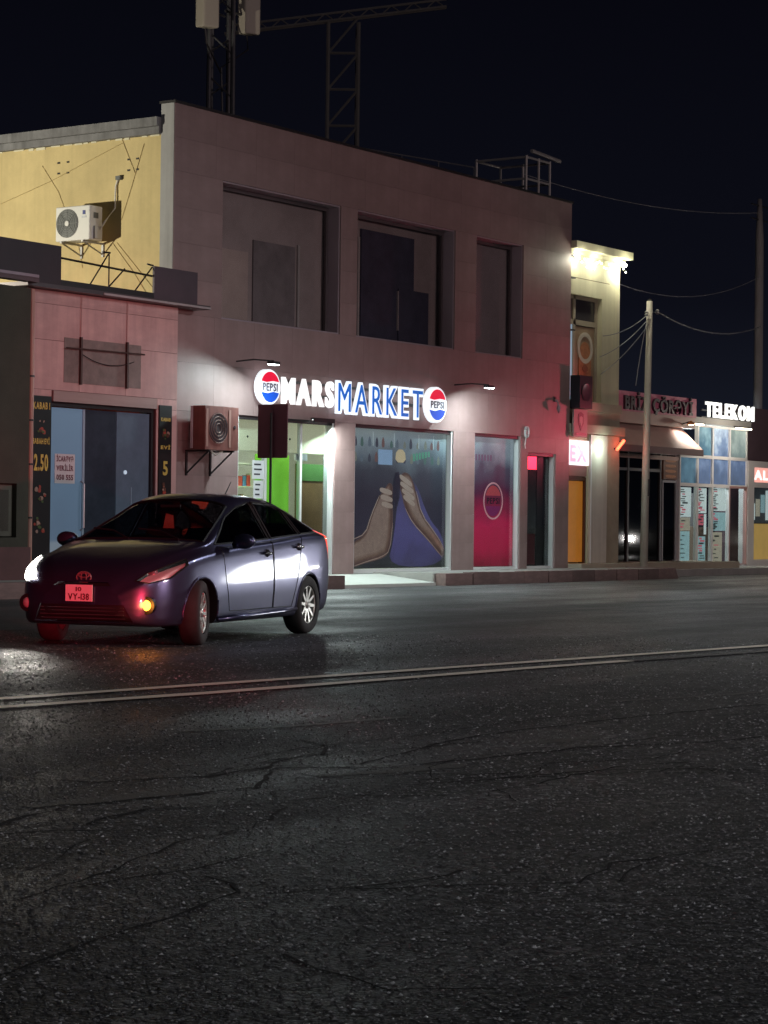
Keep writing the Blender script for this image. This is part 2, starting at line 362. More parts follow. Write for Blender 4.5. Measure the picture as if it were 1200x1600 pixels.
while x < 46.2:
    w = 1.02 if x < 33 else 1.0
    if 32.6 < x < 33.4: x = 36.55
    e = min(x + w, 33.26 if x < 33.3 else 46.3)
    piece('kerb_stone', KERB, kerb, x+.008, e-.008, 23.2 + rnd.uniform(-.012, .012), 23.44, -.05, .238 + rnd.uniform(-.008, .012)); x = e
MB().prism([(46.31, -.05), (46.62, -.05), (46.42, .25), (46.31, .25)], 23.22, 24.5).build('kerb_stone', KERB, kerb)

# ================================================================== TWO-STOREY MARKET
D = 24.8
CLAD = M('facade_panel', (.31, .215, .208), .55, var=.16, vs=1.4, bump=.05, bs=140, streak=.09, orand=.022)
BACK = M('facade_backing', (.17, .14, .14), .8)
GREY = M('pier_plaster', (.36, .36, .37), .8, var=.14, streak=.2, bump=.15)
YEL = M('yellow_plaster', (.62, .50, .25), .85, var=.22, vs=.8, bump=.15, bs=45, streak=.08)
BAND = M('roof_band_grey', (.20, .20, .21), .8, var=.3, vs=3, streak=.3, bump=.3)
DARK = M('dark_metal', (.02, .018, .02), .5)
WHITE = M('white_frame', (.75, .76, .76), .4, var=.06)
GLASS = GL('shop_glass', (.82, .86, .86)); GLASSD = GL('dusk_glass', (.92, .90, .90), 1.0, .05)
mk = thing('market_building', 'two storey shop with plum grey panel front and yellow side wall', 'building', (37, 25, .2))
UP = [(31.50, 35.17, 4.81, 7.285), (35.73, 39.30, 4.81, 7.285), (40.13, 42.08, 4.81, 7.285)]
LO = [(32.03, 35.05, .2, 3.12), (35.73, 39.31, .2, 3.12), (40.15, 42.05, .2, 3.12), (42.37, 43.59, .2, 2.785)]
holes_wall(MB(), 30.15, 44.18, .2, 8.44, D+.03, D+.28, UP+LO).build('wall', BACK, mk)
def clad(cols, rows):
    for a, b in zip(cols[:-1], cols[1:]):
        for c, d in zip(rows[:-1], rows[1:]): piece('facade_panel', CLAD, mk, a+.0012, b-.0012, D, D+.032, c+.0012, d-.0012)
R1 = [.2, .8, 1.4, 2.0, 2.6, 3.12]
clad([30.13, 31.2, 32.03], R1); clad([35.05, 35.73], R1); clad([39.31, 40.15], R1); clad([42.05, 42.37], R1); clad([43.59, 44.2], R1); clad([42.37, 43.59], [2.785, 3.12])
full = [30.13 + i*(44.2-30.13)/12 for i in range(13)]
clad(full, [3.12, 3.97, 4.81]); clad(full, [7.285, 7.87, 8.455])
R2 = [4.81, 5.43, 6.05, 6.67, 7.285]
clad([30.13, 31.5], R2); clad([35.17, 35.73], R2); clad([39.30, 40.13], R2); clad([42.08, 43.14, 44.2], R2)
box('coping', DARK, mk, 30.10, 44.24, D-.03, D+.33, 8.457, 8.50)
box('corner_pier', GREY, mk, 30.12, 30.145, D+.012, D+.30, .2, 8.455)
box('side_wall', YEL, mk, 30.15, 30.40, D+.30, 36, .2, 7.93)
box('roof_band', BAND, mk, 30.06, 30.42, D+.30, 36, 7.935, 8.06); box('roof_band', BAND, mk, 30.0, 30.42, D+.30, 36, 8.063, 8.22)
box('right_wall', GREY, mk, 43.95, 44.17, D+.285, 36, .2, 8.3)
box('roof', DARK, mk, 30.2, 44.1, D+.30, 36, 8.05, 8.2)
# plaster crumbs along the roof band
yy = 25.15
while yy < 30:
    w = rnd.uniform(.05, .25); box('plaster_crumb', M('plaster_pale', (.7, .66, .5), .9), mk, 30.135, 30.149, yy, yy+w, 7.93-rnd.uniform(.01, .05), 7.934); yy += w + rnd.uniform(.02, .3)
for pts in ([(29.4, 6.85), (27.7, 7.3), (26.0, 7.85)], [(27.9, 7.6), (27.5, 7.1), (27.0, 6.1), (26.9, 5.7)], [(26.0, 7.9), (25.7, 7.3)], [(25.5, 7.8), (25.8, 7.0), (26.0, 6.5)], [(26.1, 6.1), (25.6, 5.6), (25.2, 5.2)], [(26.2, 6.1), (25.7, 5.55), (25.35, 5.1)]):
    MB().tube([(30.143, a, b) for a, b in pts], .006, 4).build('wall_crack', M('crack_brown', (.44, .34, .16), .9), mk)
for (a, b) in ((27.5, 7.62), (27.28, 7.62), (27.5, 7.43), (27.28, 7.43), (25.85, 7.55), (25.65, 7.55), (25.85, 7.36), (25.65, 7.36)):
    box('anchor_hole', DARK, mk, 30.14, 30.152, a-.03, a+.03, b-.015, b+.015)
# upper windows
BOARD = M('inner_board', (.44, .37, .36), .8, var=.2); CURT = M('dark_curtain', (.07, .07, .11), .8, var=.3, vs=3); PALE = M('pale_post', (.5, .47, .45), .6)
REV = M('reveal', (.34, .27, .30), .7, var=.1)
def window_up(h, fill):
    x0, x1, z0, z1 = h
    f = MB(); f.box(x0+.002, x0+.03, D+.03, D+.34, z0, z1); f.box(x1-.03, x1-.002, D+.03, D+.34, z0, z1); f.box(x0+.03, x1-.03, D+.03, D+.34, z1-.03, z1-.002); f.box(x0+.03, x1-.03, D+.03, D+.34, z0+.002, z0+.03)
    w = f.build('window', REV, mk)
    fr = MB(); a, b = D+.28, D+.33; fr.box(x0+.03, x0+.08, a, b, z0+.03, z1-.03); fr.box(x1-.09, x1-.03, a, b, z0+.03, z1-.03); fr.box(x0+.08, x1-.09, a, b, z1-.10, z1-.03); fr.box(x0+.08, x1-.09, a, b, z0+.03, z0+.07)
    fr.build('frame', M('window_frame_brown', (.09, .07, .075), .45), w)
    box('pane', GLASSD, w, x0+.08, x1-.09, D+.300, D+.306, z0+.07, z1-.10)
    for m_, bx in fill: box('curtain' if m_ is CURT else 'board', m_, w, *bx)
window_up(UP[0], [(BOARD, (31.52, 35.15, 25.20, 25.23, 4.83, 7.26)), (M('light_board', (.55, .45, .41), .8), (31.6, 32.75, 25.180, 25.199, 4.85, 6.15)), (M('dim_panel', (.25, .22, .225), .8, var=.3, vs=2), (32.9, 34.2, 25.170, 25.199, 4.85, 6.40)), (PALE, (34.28, 34.34, 25.16, 25.199, 4.85, 6.45))])
window_up(UP[1], [(BOARD, (35.75, 39.28, 25.25, 25.28, 4.83, 7.26)), (CURT, (36.45, 38.35, 25.200, 25.245, 4.85, 7.02)), (CURT, (37.75, 38.85, 25.160, 25.197, 4.85, 5.95)), (PALE, (36.34, 36.40, 25.20, 25.245, 4.85, 6.85)), (PALE, (37.72, 37.745, 25.160, 25.197, 5.1, 5.9))])
window_up(UP[2], [(M('grey_board', (.42, .37, .38)), (40.15, 42.06, 25.20, 25.24, 4.83, 7.26))])
# ground floor room
ROOM = M('room_wall', (.72, .72, .62), .8, var=.06)
rm = MB(); rm.box(31.2, 43.9, 29.0, 29.1, .2, 3.4); rm.box(31.1, 31.2, 25.15, 29.1, .2, 3.4); rm.box(31.2, 43.9, 25.09, 29.0, 3.3, 3.4); rm.box(31.2, 43.9, 25.09, 29.0, .19, .215); rm.box(39.6, 39.7, 25.3, 28.9, .2, 3.3)
rm.build('room_shell', ROOM, mk)
def shop_frame(h, name='window', mull=()):
    x0, x1, z0, z1 = h
    f = MB(); f.box(x0+.002, x0+.05, D+.03, D+.22, z0, z1); f.box(x1-.05, x1-.002, D+.03, D+.22, z0, z1); f.box(x0+.05, x1-.05, D+.10, D+.22, z1-.05, z1-.002); f.box(x0+.05, x1-.05, D+.06, D+.22, z0+.012, z0+.09)
    for mx in mull: f.box(mx-.03, mx+.03, D+.10, D+.18, z0+.09, z1-.05)
    w = f.build(name, WHITE, mk)
    box('lintel', DARK, w, x0+.002, x1-.002, D+.032, D+.098, z1-.07, z1-.003)
    box('pane', GLASS, w, x0+.05, x1-.05, D+.128, D+.134, z0+.09, z1-.05)
    return w
# entrance: cream transom, notices, green and brown screens
en = shop_frame(LO[0], 'entrance', (33.0, 34.1))
CREAM = M('cream_board', (.62, .60, .42), .7, var=.06, emit=(.62, .60, .40), es=.55); GREEN = M('green_screen', (.22, .58, .06), .5, emit=(.2, .6, .04), es=.5); BROWN = M('brown_screen', (.24, .14, .06), .5, var=.25, vs=2)  # cream and green boards glow: inside light put into their emission
box('transom_board', CREAM, en, 32.1, 34.98, D+.19, D+.21, 2.50, 3.06)
for xx in (32.55, 33.85): MB().lathe([(0, D+.180), (.022, D+.180), (.022, D+.189)], 10, c=(xx, 0, 2.75)).build('bolt', DARK, en)
box('green_screen', GREEN, en, 33.03, 34.07, D+.36, D+.38, .22, 2.45)
box('brown_screen', BROWN, en, 34.13, 35.0, D+.24, D+.26, .22, 2.3)
box('green_strip', M('dull_green', (.10, .22, .06), .5), en, 34.13, 35.0, D+.225, D+.239, 1.98, 2.3)
PAP = M('paper', (.78, .80, .82), .8, var=.04); INK = M('ink', (.04, .04, .05), .8)
for (a, b, c, d) in ((32.62, 32.98, 1.98, 2.32), (32.66, 32.95, 1.62, 1.95), (32.60, 32.9, 1.2, 1.55)):
    p = box('paper_notice', PAP, en, a, b, D+.121, D+.126, c, d)
    for i in range(3): box('print_line', INK, p, a+.05, b-.05-rnd.uniform(0, .1), D+.1185, D+.1205, d-.09-i*.09, d-.06-i*.09)
box('camera_box', M('grey_plastic', (.3, .3, .3), .5), en, 34.0, 34.35, D+.14, D+.19, 2.36, 2.48)
gs = thing('goods_shelf', 'stocked goods shelf inside the market behind the left entrance glass', 'shelf', (34.6, 26.6, .2))
for z in (.35, .85, 1.35, 1.85, 2.3): box('shelf_board', WHITE, gs, 33.5, 35.7, 26.45, 26.85, z, z+.03)
for xx in (33.5, 35.67): box('side_panel', WHITE, gs, xx, xx+.03, 26.45, 26.85, .215, 2.35)
GOOD = [M('goods_%d' % k, c, .5, var=.2, vs=8) for k, c in enumerate(((.6, .1, .08), (.1, .25, .5), (.65, .55, .15), (.15, .42, .2), (.7, .68, .62), (.4, .2, .1)))]
for z in (.38, .88, 1.38, 1.88):
    xx = 33.6
    while xx < 35.5:
        w_ = rnd.uniform(.08, .16); piece('goods', rnd.choice(GOOD), gs, xx, xx+w_, 26.5, 26.62, z+.002, z+rnd.uniform(.18, .38)); xx += w_ + .02
# window with the two raised hands
w2 = shop_frame(LO[1]); 
F2 = PRINT('film_hands', [(0, (.05, .05, .05)), (.25, (.06, .05, .08)), (.5, (.06, .05, .075)), (.68, (.09, .09, .12)), (.82, (.22, .25, .30)), (.92, (.38, .44, .50)), (1, (.45, .50, .52))], 'Z', .25, 3.1, .34, 1.3, es=.42)
box('film', F2, w2, 35.79, 39.25, D+.145, D+.152, .30, 3.06)
SKIN = PRINT('print_skin', [(0, (.12, .07, .06)), (.4, (.22, .13, .11)), (.7, (.32, .20, .17)), (1, (.46, .32, .28))], 'Z', .1, 2.5, 1.5, 4.5, es=.3)
SKL = PRINT('print_skin_light', [(0, (.45, .30, .25)), (1, (.62, .48, .42))], 'Z', .3, 2.3, .6, 4.0, es=.35)
VIO = PRINT('print_violet', [(0, (.09, .075, .17)), (.4, (.13, .11, .29)), (.7, (.11, .10, .22)), (1, (.08, .08, .12))], 'Z', .2, 2.3, .9, 1.8, es=.45)
def smooth_poly(p, it=2):
    for _ in range(it):
        q = []
        for i in range(len(p)):
            a, b = p[i], p[(i+1) % len(p)]; q += [(a[0]*.75+b[0]*.25, a[1]*.75+b[1]*.25), (a[0]*.25+b[0]*.75, a[1]*.25+b[1]*.75)]
        p = q
    return p
def print_poly(name, mat, pts, lay, par, it=2):
    return MB().prism(smooth_poly(pts, it), D+.1445-lay*.0022, D+.1445-lay*.0022+.0015).build(name, mat, par)
for i in range(26):
    xx = 35.9 + (i % 13)*.25 + rnd.uniform(-.03, .03); z_ = 2.40 if i < 13 else 2.70; c_ = rnd.choice(((.20, .24, .30), (.10, .10, .14), (.30, .30, .26), (.13, .22, .20), (.26, .14, .14)))
    h_ = rnd.uniform(.14, .22); print_poly('bottle_print', M('print_bottle_%d%d' % (int(c_[0]*100), int(c_[2]*100)), c_, .4, emit=c_, es=.4), [(xx, z_), (xx+.10, z_), (xx+.10, z_+h_*.6), (xx+.06, z_+h_), (xx+.04, z_+h_), (xx, z_+h_*.6)], 0, w2, 1)
print_poly('violet_print', VIO, [(37.1, .32), (37.35, .9), (37.45, 1.6), (37.6, 2.2), (38.1, 2.1), (38.6, 1.3), (39.2, .95), (39.22, .32)], 0, w2)
def inset(p, d):
    out = []
    for k in range(len(p)):
        a, b, c = Vector(p[k-1]), Vector(p[k]), Vector(p[(k+1) % len(p)]); t_ = (c-a).normalized(); out.append(tuple(b + Vector((-t_.y, t_.x))*d))
    return out
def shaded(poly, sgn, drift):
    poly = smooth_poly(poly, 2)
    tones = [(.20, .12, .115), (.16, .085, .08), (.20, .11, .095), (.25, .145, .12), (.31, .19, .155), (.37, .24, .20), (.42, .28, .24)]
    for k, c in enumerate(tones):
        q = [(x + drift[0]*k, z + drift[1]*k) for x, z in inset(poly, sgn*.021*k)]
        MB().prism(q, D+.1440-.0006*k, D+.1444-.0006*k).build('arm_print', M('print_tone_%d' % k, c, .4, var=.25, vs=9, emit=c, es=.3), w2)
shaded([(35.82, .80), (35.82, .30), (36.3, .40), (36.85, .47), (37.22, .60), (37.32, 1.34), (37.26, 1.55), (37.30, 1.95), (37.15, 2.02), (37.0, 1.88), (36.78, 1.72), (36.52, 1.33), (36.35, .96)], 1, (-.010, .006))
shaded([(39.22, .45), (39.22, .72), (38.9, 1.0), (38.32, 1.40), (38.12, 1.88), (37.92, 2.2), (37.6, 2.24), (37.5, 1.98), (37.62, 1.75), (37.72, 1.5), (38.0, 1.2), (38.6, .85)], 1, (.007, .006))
for i, (a, b) in enumerate((((36.85, 1.86), (37.22, 1.80)), ((36.88, 1.72), (37.24, 1.66)), ((36.92, 1.58), (37.25, 1.53)), ((37.55, 2.14), (37.95, 1.98)), ((37.58, 2.0), (38.0, 1.84)), ((37.64, 1.86), (38.04, 1.70)), ((37.7, 1.73), (38.06, 1.58)))):
    d = Vector((b[0]-a[0], b[1]-a[1])).normalized(); n_ = Vector((-d.y, d.x))*.052
    print_poly('finger_print', SKL, [(a[0]-n_.x, a[1]-n_.y), (b[0]-n_.x, b[1]-n_.y), (b[0]+d.x*.05, b[1]+d.y*.05), (b[0]+n_.x, b[1]+n_.y), (a[0]+n_.x, a[1]+n_.y), (a[0]-d.x*.05, a[1]-d.y*.05)], 2, w2)
def stroke(pts, w, mat, lay):
    p = [Vector(q) for q in pts]; L_, R_ = [], []
    for i, q in enumerate(p):
        d = (p[min(i+1, len(p)-1)] - p[max(i-1, 0)]).normalized(); n_ = Vector((-d.y, d.x))*w*(.4 + .6*math.sin(math.pi*(i+.5)/len(p)))
        L_.append(tuple(q+n_)); R_.append(tuple(q-n_))
    print_poly('arm_highlight', mat, R_ + L_[::-1], lay, w2, 1)
DSK = PRINT('print_skin_dark', [(0, (.10, .05, .055)), (1, (.20, .11, .10))], 'Z', .3, 2.3, .7, 4.0, es=.4)
stroke([(35.86, .86), (36.33, .98), (36.5, 1.32), (36.8, 1.74)], .014, SKL, 3)
stroke([(35.9, .34), (36.4, .44), (36.9, .52), (37.2, .64), (37.29, 1.2)], .012, SKL, 3)
stroke([(39.18, .72), (38.9, .98), (38.34, 1.38), (38.14, 1.85)], .013, SKL, 3)
stroke([(39.15, .5), (38.6, .87), (38.02, 1.2), (37.74, 1.5)], .011, SKL, 3)
print_poly('can_print', M('print_can', (.12, .10, .16), .4), [(37.28, 1.5), (37.52, 1.55), (37.56, 2.25), (37.3, 2.2)], 2, w2, 1)
print_poly('shelf_print', M('print_blue', (.35, .50, .75), .4, emit=(.35, .5, .75), es=.5), [(36.75, 2.36), (37.25, 2.36), (37.25, 2.66), (36.75, 2.66)], 1, w2, 0)
print_poly('shelf_print', M('print_peach', (.75, .58, .38), .4, emit=(.75, .58, .38), es=.5), [(37.35, 2.42), (37.75, 2.42), (37.7, 2.68), (37.4, 2.68)], 1, w2, 1)
for i in range(6): print_poly('shelf_print', M('print_green', (.15, .42, .3), .4, emit=(.15, .42, .3), es=.4), [(38.0+i*.11, 2.46+.02*i), (38.08+i*.11, 2.46+.02*i), (38.08+i*.11, 2.6+.015*i), (38.0+i*.11, 2.62+.01*i)], 1, w2, 0)
for xx in (36.55, 37.3, 38.2, 38.75): print_poly('tube_print', M('print_pale', (.6, .66, .7), .4, emit=(.6, .66, .7), es=.45), [(xx, 2.72), (xx+.03, 2.72), (xx+.03, 3.0), (xx, 3.0)], 1, w2, 0)
# red window with the round logo outline
w3 = shop_frame(LO[2])
F3 = PRINT('film_red', [(0, (.22, .012, .03)), (.16, (.52, .02, .075)), (.34, (.58, .02, .09)), (.47, (.30, .015, .06)), (.60, (.10, .02, .06)), (.74, (.11, .09, .14)), (.88, (.30, .33, .40)), (1, (.48, .54, .60))], 'Z', .25, 3.08, .30, 1.8, es=.55)
box('film', F3, w3, 40.21, 41.99, D+.145, D+.152, .30, 3.06)
LOGP = M('print_logo_line', (.85, .45, .50), .4, emit=(.85, .45, .5), es=.35)
def ring(mb, cx, cz, r, t, y0, y1, n=36):
    i0 = len(mb.v)
    for q in range(n):
        a = 2*math.pi*q/n
        for rr, y in ((r, y0), (r-t, y0), (r-t, y1), (r, y1)): mb.v.append((cx+rr*math.cos(a), y, cz+rr*math.sin(a)))
    for q in range(n):
        for k in range(4): mb.f.append((i0+q*4+k, i0+((q+1) % n)*4+k, i0+((q+1) % n)*4+(k+1) % 4, i0+q*4+(k+1) % 4))
    return mb
ring(MB(), 41.16, 1.70, .40, .035, D+.139, D+.1445).build('logo_ring', LOGP, w3)
print_poly('logo_wave', M('print_logo_red', (.70, .10, .12), .4, emit=(.7, .1, .12), es=.3), [(41.16+.33*math.cos(R(t)), 1.70+.33*math.sin(R(t))) for t in range(20, 161, 14)], 0, w3, 0)
print_poly('logo_wave', M('print_logo_plum', (.30, .03, .16), .4, emit=(.3, .03, .16), es=.3), [(41.16+.33*math.cos(R(t)), 1.70+.33*math.sin(R(t))) for t in range(200, 341, 14)], 0, w3, 0)
letters('PEPSI', 40.90, 41.42, 1.64, 1.77, D+.142, .003, INK, w3, .02, 'logo_lettering', joined=True)
for i in range(7): print_poly('bottle_print', M('print_smoke', (.25, .12, .22), .4, emit=(.25, .12, .22), es=.3), [(40.3+i*.12, 2.55), (40.36+i*.12, 2.55), (40.36+i*.12, 2.68), (40.3+i*.12, 2.68)], 0, w3, 0)
# dark doorway on the right
dw = shop_frame(LO[3], 'doorway'); 
box('door_leaf', M('door_black', (.018, .013, .016), .25), dw, 42.42, 43.0, D+.15, D+.2, .29, 2.73); box('door_leaf', M('door_grey', (.035, .03, .034), .4), dw, 43.02, 43.54, D+.145, D+.19, .29, 2.73)
box('lit_display', EM('red_display', (1, .02, .06), 3), dw, 42.42, 42.92, D+.10, D+.125, 2.42, 2.70)
box('door_mat_panel', M('door_red', (.20, .015, .03), .4), dw, 42.44, 42.95, D+.142, D+.149, .32, 1.0)

# ---- lit letters and the round signs
sg = thing('lit_sign', 'illuminated MARS MARKET letters, white then blue, above the entrance', 'sign', (35.5, D, 3.3))
LW = EM('letter_white', (1, 1, 1), 1.0); LB = EM('letter_blue', (.012, .13, .52), .8); LBL = EM('letter_rim', (.85, .93, 1), 1.05)
letters('MARS', 33.17, 34.82, 3.40, 3.88, 24.68, .05, LW, sg, .034, gap=.15)
letters('MARKET', 34.91, 37.94, 3.325, 3.905, 24.69, .05, LBL, sg, .060, gap=.12)
letters('MARKET', 34.91 + .061*letters.sx, 0, 3.325, 3.905, 24.655, .012, LB, sg, -.001, 'letter_face', gap=.242, fit=letters.sx)
box('mounting_rail', DARK, sg, 33.0, 38.0, 24.745, 24.797, 3.55, 3.60); box('mounting_rail', DARK, sg, 33.0, 38.0, 24.745, 24.797, 3.78, 3.82)
def round_sign(cx, cz, r, label):
    t = thing('round_sign', label, 'sign', (cx, D, cz-r), 'round signs either side of the shop name')
    MB().lathe([(0, 24.60), (r*.97, 24.60), (r, 24.62), (r, 24.72), (0, 24.72)], 40, c=(cx, 0, cz)).build('disc', EM('sign_white', (.9, .95, 1), .95), t)
    box('stand_off', DARK, t, cx-.1, cx+.1, 24.722, 24.797, cz-.1, cz+.1)
    rr = r*.86
    def wave(z): return cz + z
    top = [(cx+rr*math.cos(R(a)), cz+rr*math.sin(R(a))) for a in range(22, 159, 8)]
    MB().prism([(cx+rr*.93, cz+rr*.36)] + top + [(cx-rr*.93, cz+rr*.36), (cx-rr*.4, cz+rr*.30), (cx+rr*.3, cz+rr*.40)], 24.588, 24.598).build('red_wave', EM('sign_red', (.85, .01, .05), .75), t)
    bot = [(cx+rr*math.cos(R(a)), cz+rr*math.sin(R(a))) for a in range(202, 339, 8)]
    MB().prism([(cx-rr*.93, cz-rr*.36)] + bot + [(cx+rr*.93, cz-rr*.36), (cx+rr*.3, cz-rr*.30), (cx-rr*.3, cz-rr*.42)], 24.588, 24.598).build('blue_wave', EM('sign_blue', (.01, .09, .60), .75), t)
    letters('PEPSI', cx-rr*.80, cx+rr*.80, cz-.07, cz+.075, 24.593, .008, M('sign_ink', (.25, .25, .32), .5), t, .03, 'lettering', joined=True)
round_sign(32.70, 3.655, .325, 'round red white and blue sign left of the word MARS')
round_sign(38.36, 3.615, .365, 'round red white and blue sign right of the word MARKET')
def flood(xc, label, power, tilt):
    t = thing('floodlight', label, 'lamp', (xc, D, 3.85), 'floodlights beside the shop sign')
    MB().box(xc-.10, xc+.10, 23.89, 24.03, 4.0, 4.05).build('housing', DARK, t)
    box('lens', EM('flood_lens', (.88, 1, .98), 9), t, xc-.09, xc+.09, 23.90, 24.02, 3.985, 3.999)
    MB().tube([(xc, 23.96, 4.06), (xc, 24.4, 4.10), (xc, 24.797, 4.08)], .015, 6).build('arm', DARK, t)
    l_ = lamp('floodlight_beam', 'AREA', (xc, 23.96, 3.975), power, (.78, 1, 1), .26, (xc+tilt, 23.9, 2.6)); l_.parent = t; l_.matrix_parent_inverse = Matrix.Translation(-t.location)
flood(31.95, 'small white floodlight left of the round sign by the wall unit', 85, -.4)
flood(39.32, 'small white floodlight just right of the sign over the big window', 105, .35)
t = thing('strip_lamp', 'added slim lamp over the entrance beside the blue letters, lighting the ramp', 'lamp', (35.4, D, 3.2))  # added lamp, put in to brighten the ramp and the road by it
box('housing', DARK, t, 34.25, 34.95, 24.74, 24.797, 3.14, 3.17); box('lip', DARK, t, 34.25, 34.95, 24.73, 24.739, 3.09, 3.17); box('tube', EM('added_strip_cool', (.9, 1, .98), 3), t, 34.3, 34.9, 24.745, 24.79, 3.125, 3.139)
for xx in (34.6,):
    l_ = lamp('added_strip_beam', 'AREA', (xx, 24.6, 3.05), 140, (.84, 1, .97), .3, (xx+.9, 22.6, 0)); l_.parent = t; l_.matrix_parent_inverse = Matrix.Translation(-t.location)
lamp('ceiling_light', 'POINT', (33.4, 26.3, 3.1), 230, (.95, 1, .85), .15); lamp('ceiling_light', 'POINT', (37.5, 27.0, 3.0), 40, (.95, 1, .95), .15)

# ================================================================== THINGS ON THE MARKET
PLAS = M('unit_white', (.70, .70, .68), .45, var=.06); GRILL = M('grille_grey', (.13, .14, .14), .5)
def wall_unit_side():
    t = thing('air_conditioner', 'white air conditioner unit on brackets on the yellow side wall', 'air conditioner', (29.8, 26.7, 6.1))
    X0, X1, Y0, Y1, Z0, Z1 = 29.62, 29.96, 26.28, 27.08, 6.11, 6.72
    c = MB().box(X0, X1, Y0, Y1, Z0, Z1).build('casing', PLAS, t)
    bv = c.modifiers.new('b', 'BEVEL'); bv.width = .02; bv.segments = 2
    cy, cz, r = 26.80, 6.42, .25
    MB().lathe([(0, X0-.004), (r, X0-.004), (r, X0+.01)], 32, 'X', (0, cy, cz)).build('fan_disc', GRILL, t)
    gm = M('grille_wire', (.30, .31, .31), .5)
    for rr in (.06, .10, .14, .18, .22, .25):
        mb = MB(); pts = [(X0-.012, cy+rr*math.cos(R(a)), cz+rr*math.sin(R(a))) for a in range(0, 361, 15)]
        mb.tube(pts, .0045, 4, False).build('grille_ring', gm, t)
    for a in range(0, 360, 45): MB().bar((X0-.016, cy+.04*math.cos(R(a)), cz+.04*math.sin(R(a))), (X0-.016, cy+.25*math.cos(R(a)), cz+.25*math.sin(R(a))), .006).build('grille_spoke', gm, t)
    MB().lathe([(0, X0-.025), (.045, X0-.022), (.05, X0-.012)], 20, 'X', (0, cy, cz)).build('fan_hub', PLAS, t)
    box('badge', M('badge_blue', (.05, .07, .25), .5), t, X0-.008, X0-.001, 26.38, 26.44, 6.56, 6.63); box('badge', M('badge_pale', (.55, .57, .62), .5), t, X0-.008, X0-.001, 26.36, 26.46, 6.50, 6.535)
    box('valve_cover', M('valve_grey', (.5, .5, .49), .5), t, X0+.1, X1-.05, Y0-.04, Y0-.001, 6.14, 6.36)
    box('side_handle', GRILL, t, X0+.1, X0+.22, Y0-.008, Y0-.001, 6.5, 6.6)
    for yb in (26.42, 26.92):
        b = MB(); b.box(29.58, 30.148, yb-.02, yb+.02, 6.075, 6.108); b.bar((29.62, yb, 6.08), (30.14, yb, 5.9), .022); b.box(30.12, 30.148, yb-.02, yb+.02, 5.86, 6.07)
        b.build('bracket', M('bracket_steel', (.4, .4, .4), .5, .6), t)
    MB().tube([(29.85, 26.24, 6.3), (29.9, 26.17, 6.45), (30.1, 26.12, 6.7), (30.12, 26.12, 7.1), (30.13, 26.08, 7.22)], .018, 6).build('pipe', M('pipe_white', (.7, .68, .6), .6), t)
    box('pipe_box', GRILL, t, 30.08, 30.148, 26.0, 26.1, 7.2, 7.27)
wall_unit_side()
def wall_unit_front():
    t = thing('air_conditioner', 'old rust brown air conditioner bracketed to the front above the car', 'air conditioner', (30.9, 24.4, 2.4))
    RU = M('unit_rust', (.24, .085, .07), .6, var=.25, vs=4, streak=.3); RUD = M('unit_dark', (.05, .03, .035), .6); RUL = M('unit_pale_rust', (.36, .19, .16), .6, var=.2)
    X0, X1, Y0, Y1, Z0, Z1 = 30.42, 31.36, 24.28, 24.60, 2.44, 3.20
    c = box('casing', RU, t, X0, X1, Y0, Y1, Z0, Z1)
    box('front_frame', RUL, t, X0+.02, X0+.08, Y0-.008, Y0-.001, Z0+.05, Z1-.05); box('front_frame', RUL, t, X0+.66, X0+.72, Y0-.008, Y0-.001, Z0+.05, Z1-.05)
    MB().lathe([(0, Y0-.004), (.27, Y0-.004), (.27, Y0+.005)], 32, 'Y', (X0+.37, 0, 2.82)).build('fan_disc', RUD, t)
    for rr in (.08, .14, .20, .26):
        MB().tube([(X0+.37+rr*math.cos(R(a)), Y0-.012, 2.82+rr*math.sin(R(a))) for a in range(0, 361, 15)], .005, 4, False).build('grille_ring', RUL, t)
    MB().lathe([(0, Y0-.01), (.03, Y0-.008), (.03, Y0)], 12, 'Y', (X0+.83, 0, 2.85)).build('knob', RUD, t)
    box('side_trim', M('trim_white', (.6, .62, .65), .5), t, X0-.012, X0-.001, Y1-.05, Y1, Z0+.02, Z1)
    for xb in (X0+.12, X1-.15):
        b = MB(); b.box(xb-.02, xb+.02, Y0-.02, D-.002, Z0-.035, Z0-.002); b.bar((xb, Y0+.02, Z0-.03), (xb, D-.01, Z0-.42), .025); b.box(xb-.02, xb+.02, D-.03, D-.002, Z0-.45, Z0-.04)
        b.build('bracket', DARK, t)
    MB().tube([(X0+.3, Y0+.1, Z0-.02), (X0+.45, Y0+.12, Z0-.09), (X0+.62, Y0+.1, Z0-.02)], .016, 6).build('hose', M('pipe_white', (.7, .68, .6), .6), t)
wall_unit_front()
t = thing('road_sign', 'dark maroon backed signboard on a thin post behind the car roof', 'sign', (31.33, 23.52, .23))
SB = M('sign_back', (.20, .07, .095), .5, var=.15)
box('board', SB, t, 31.35, 31.37, 23.20, 23.84, 2.31, 3.25)
box('board_rib', M('sign_rib', (.13, .06, .075), .5), t, 31.335, 31.349, 23.51, 23.53, 2.33, 3.23)
MB().tube([(31.31, 23.52, .2), (31.31, 23.52, 3.1)], .022, 8).build('post', DARK, t)
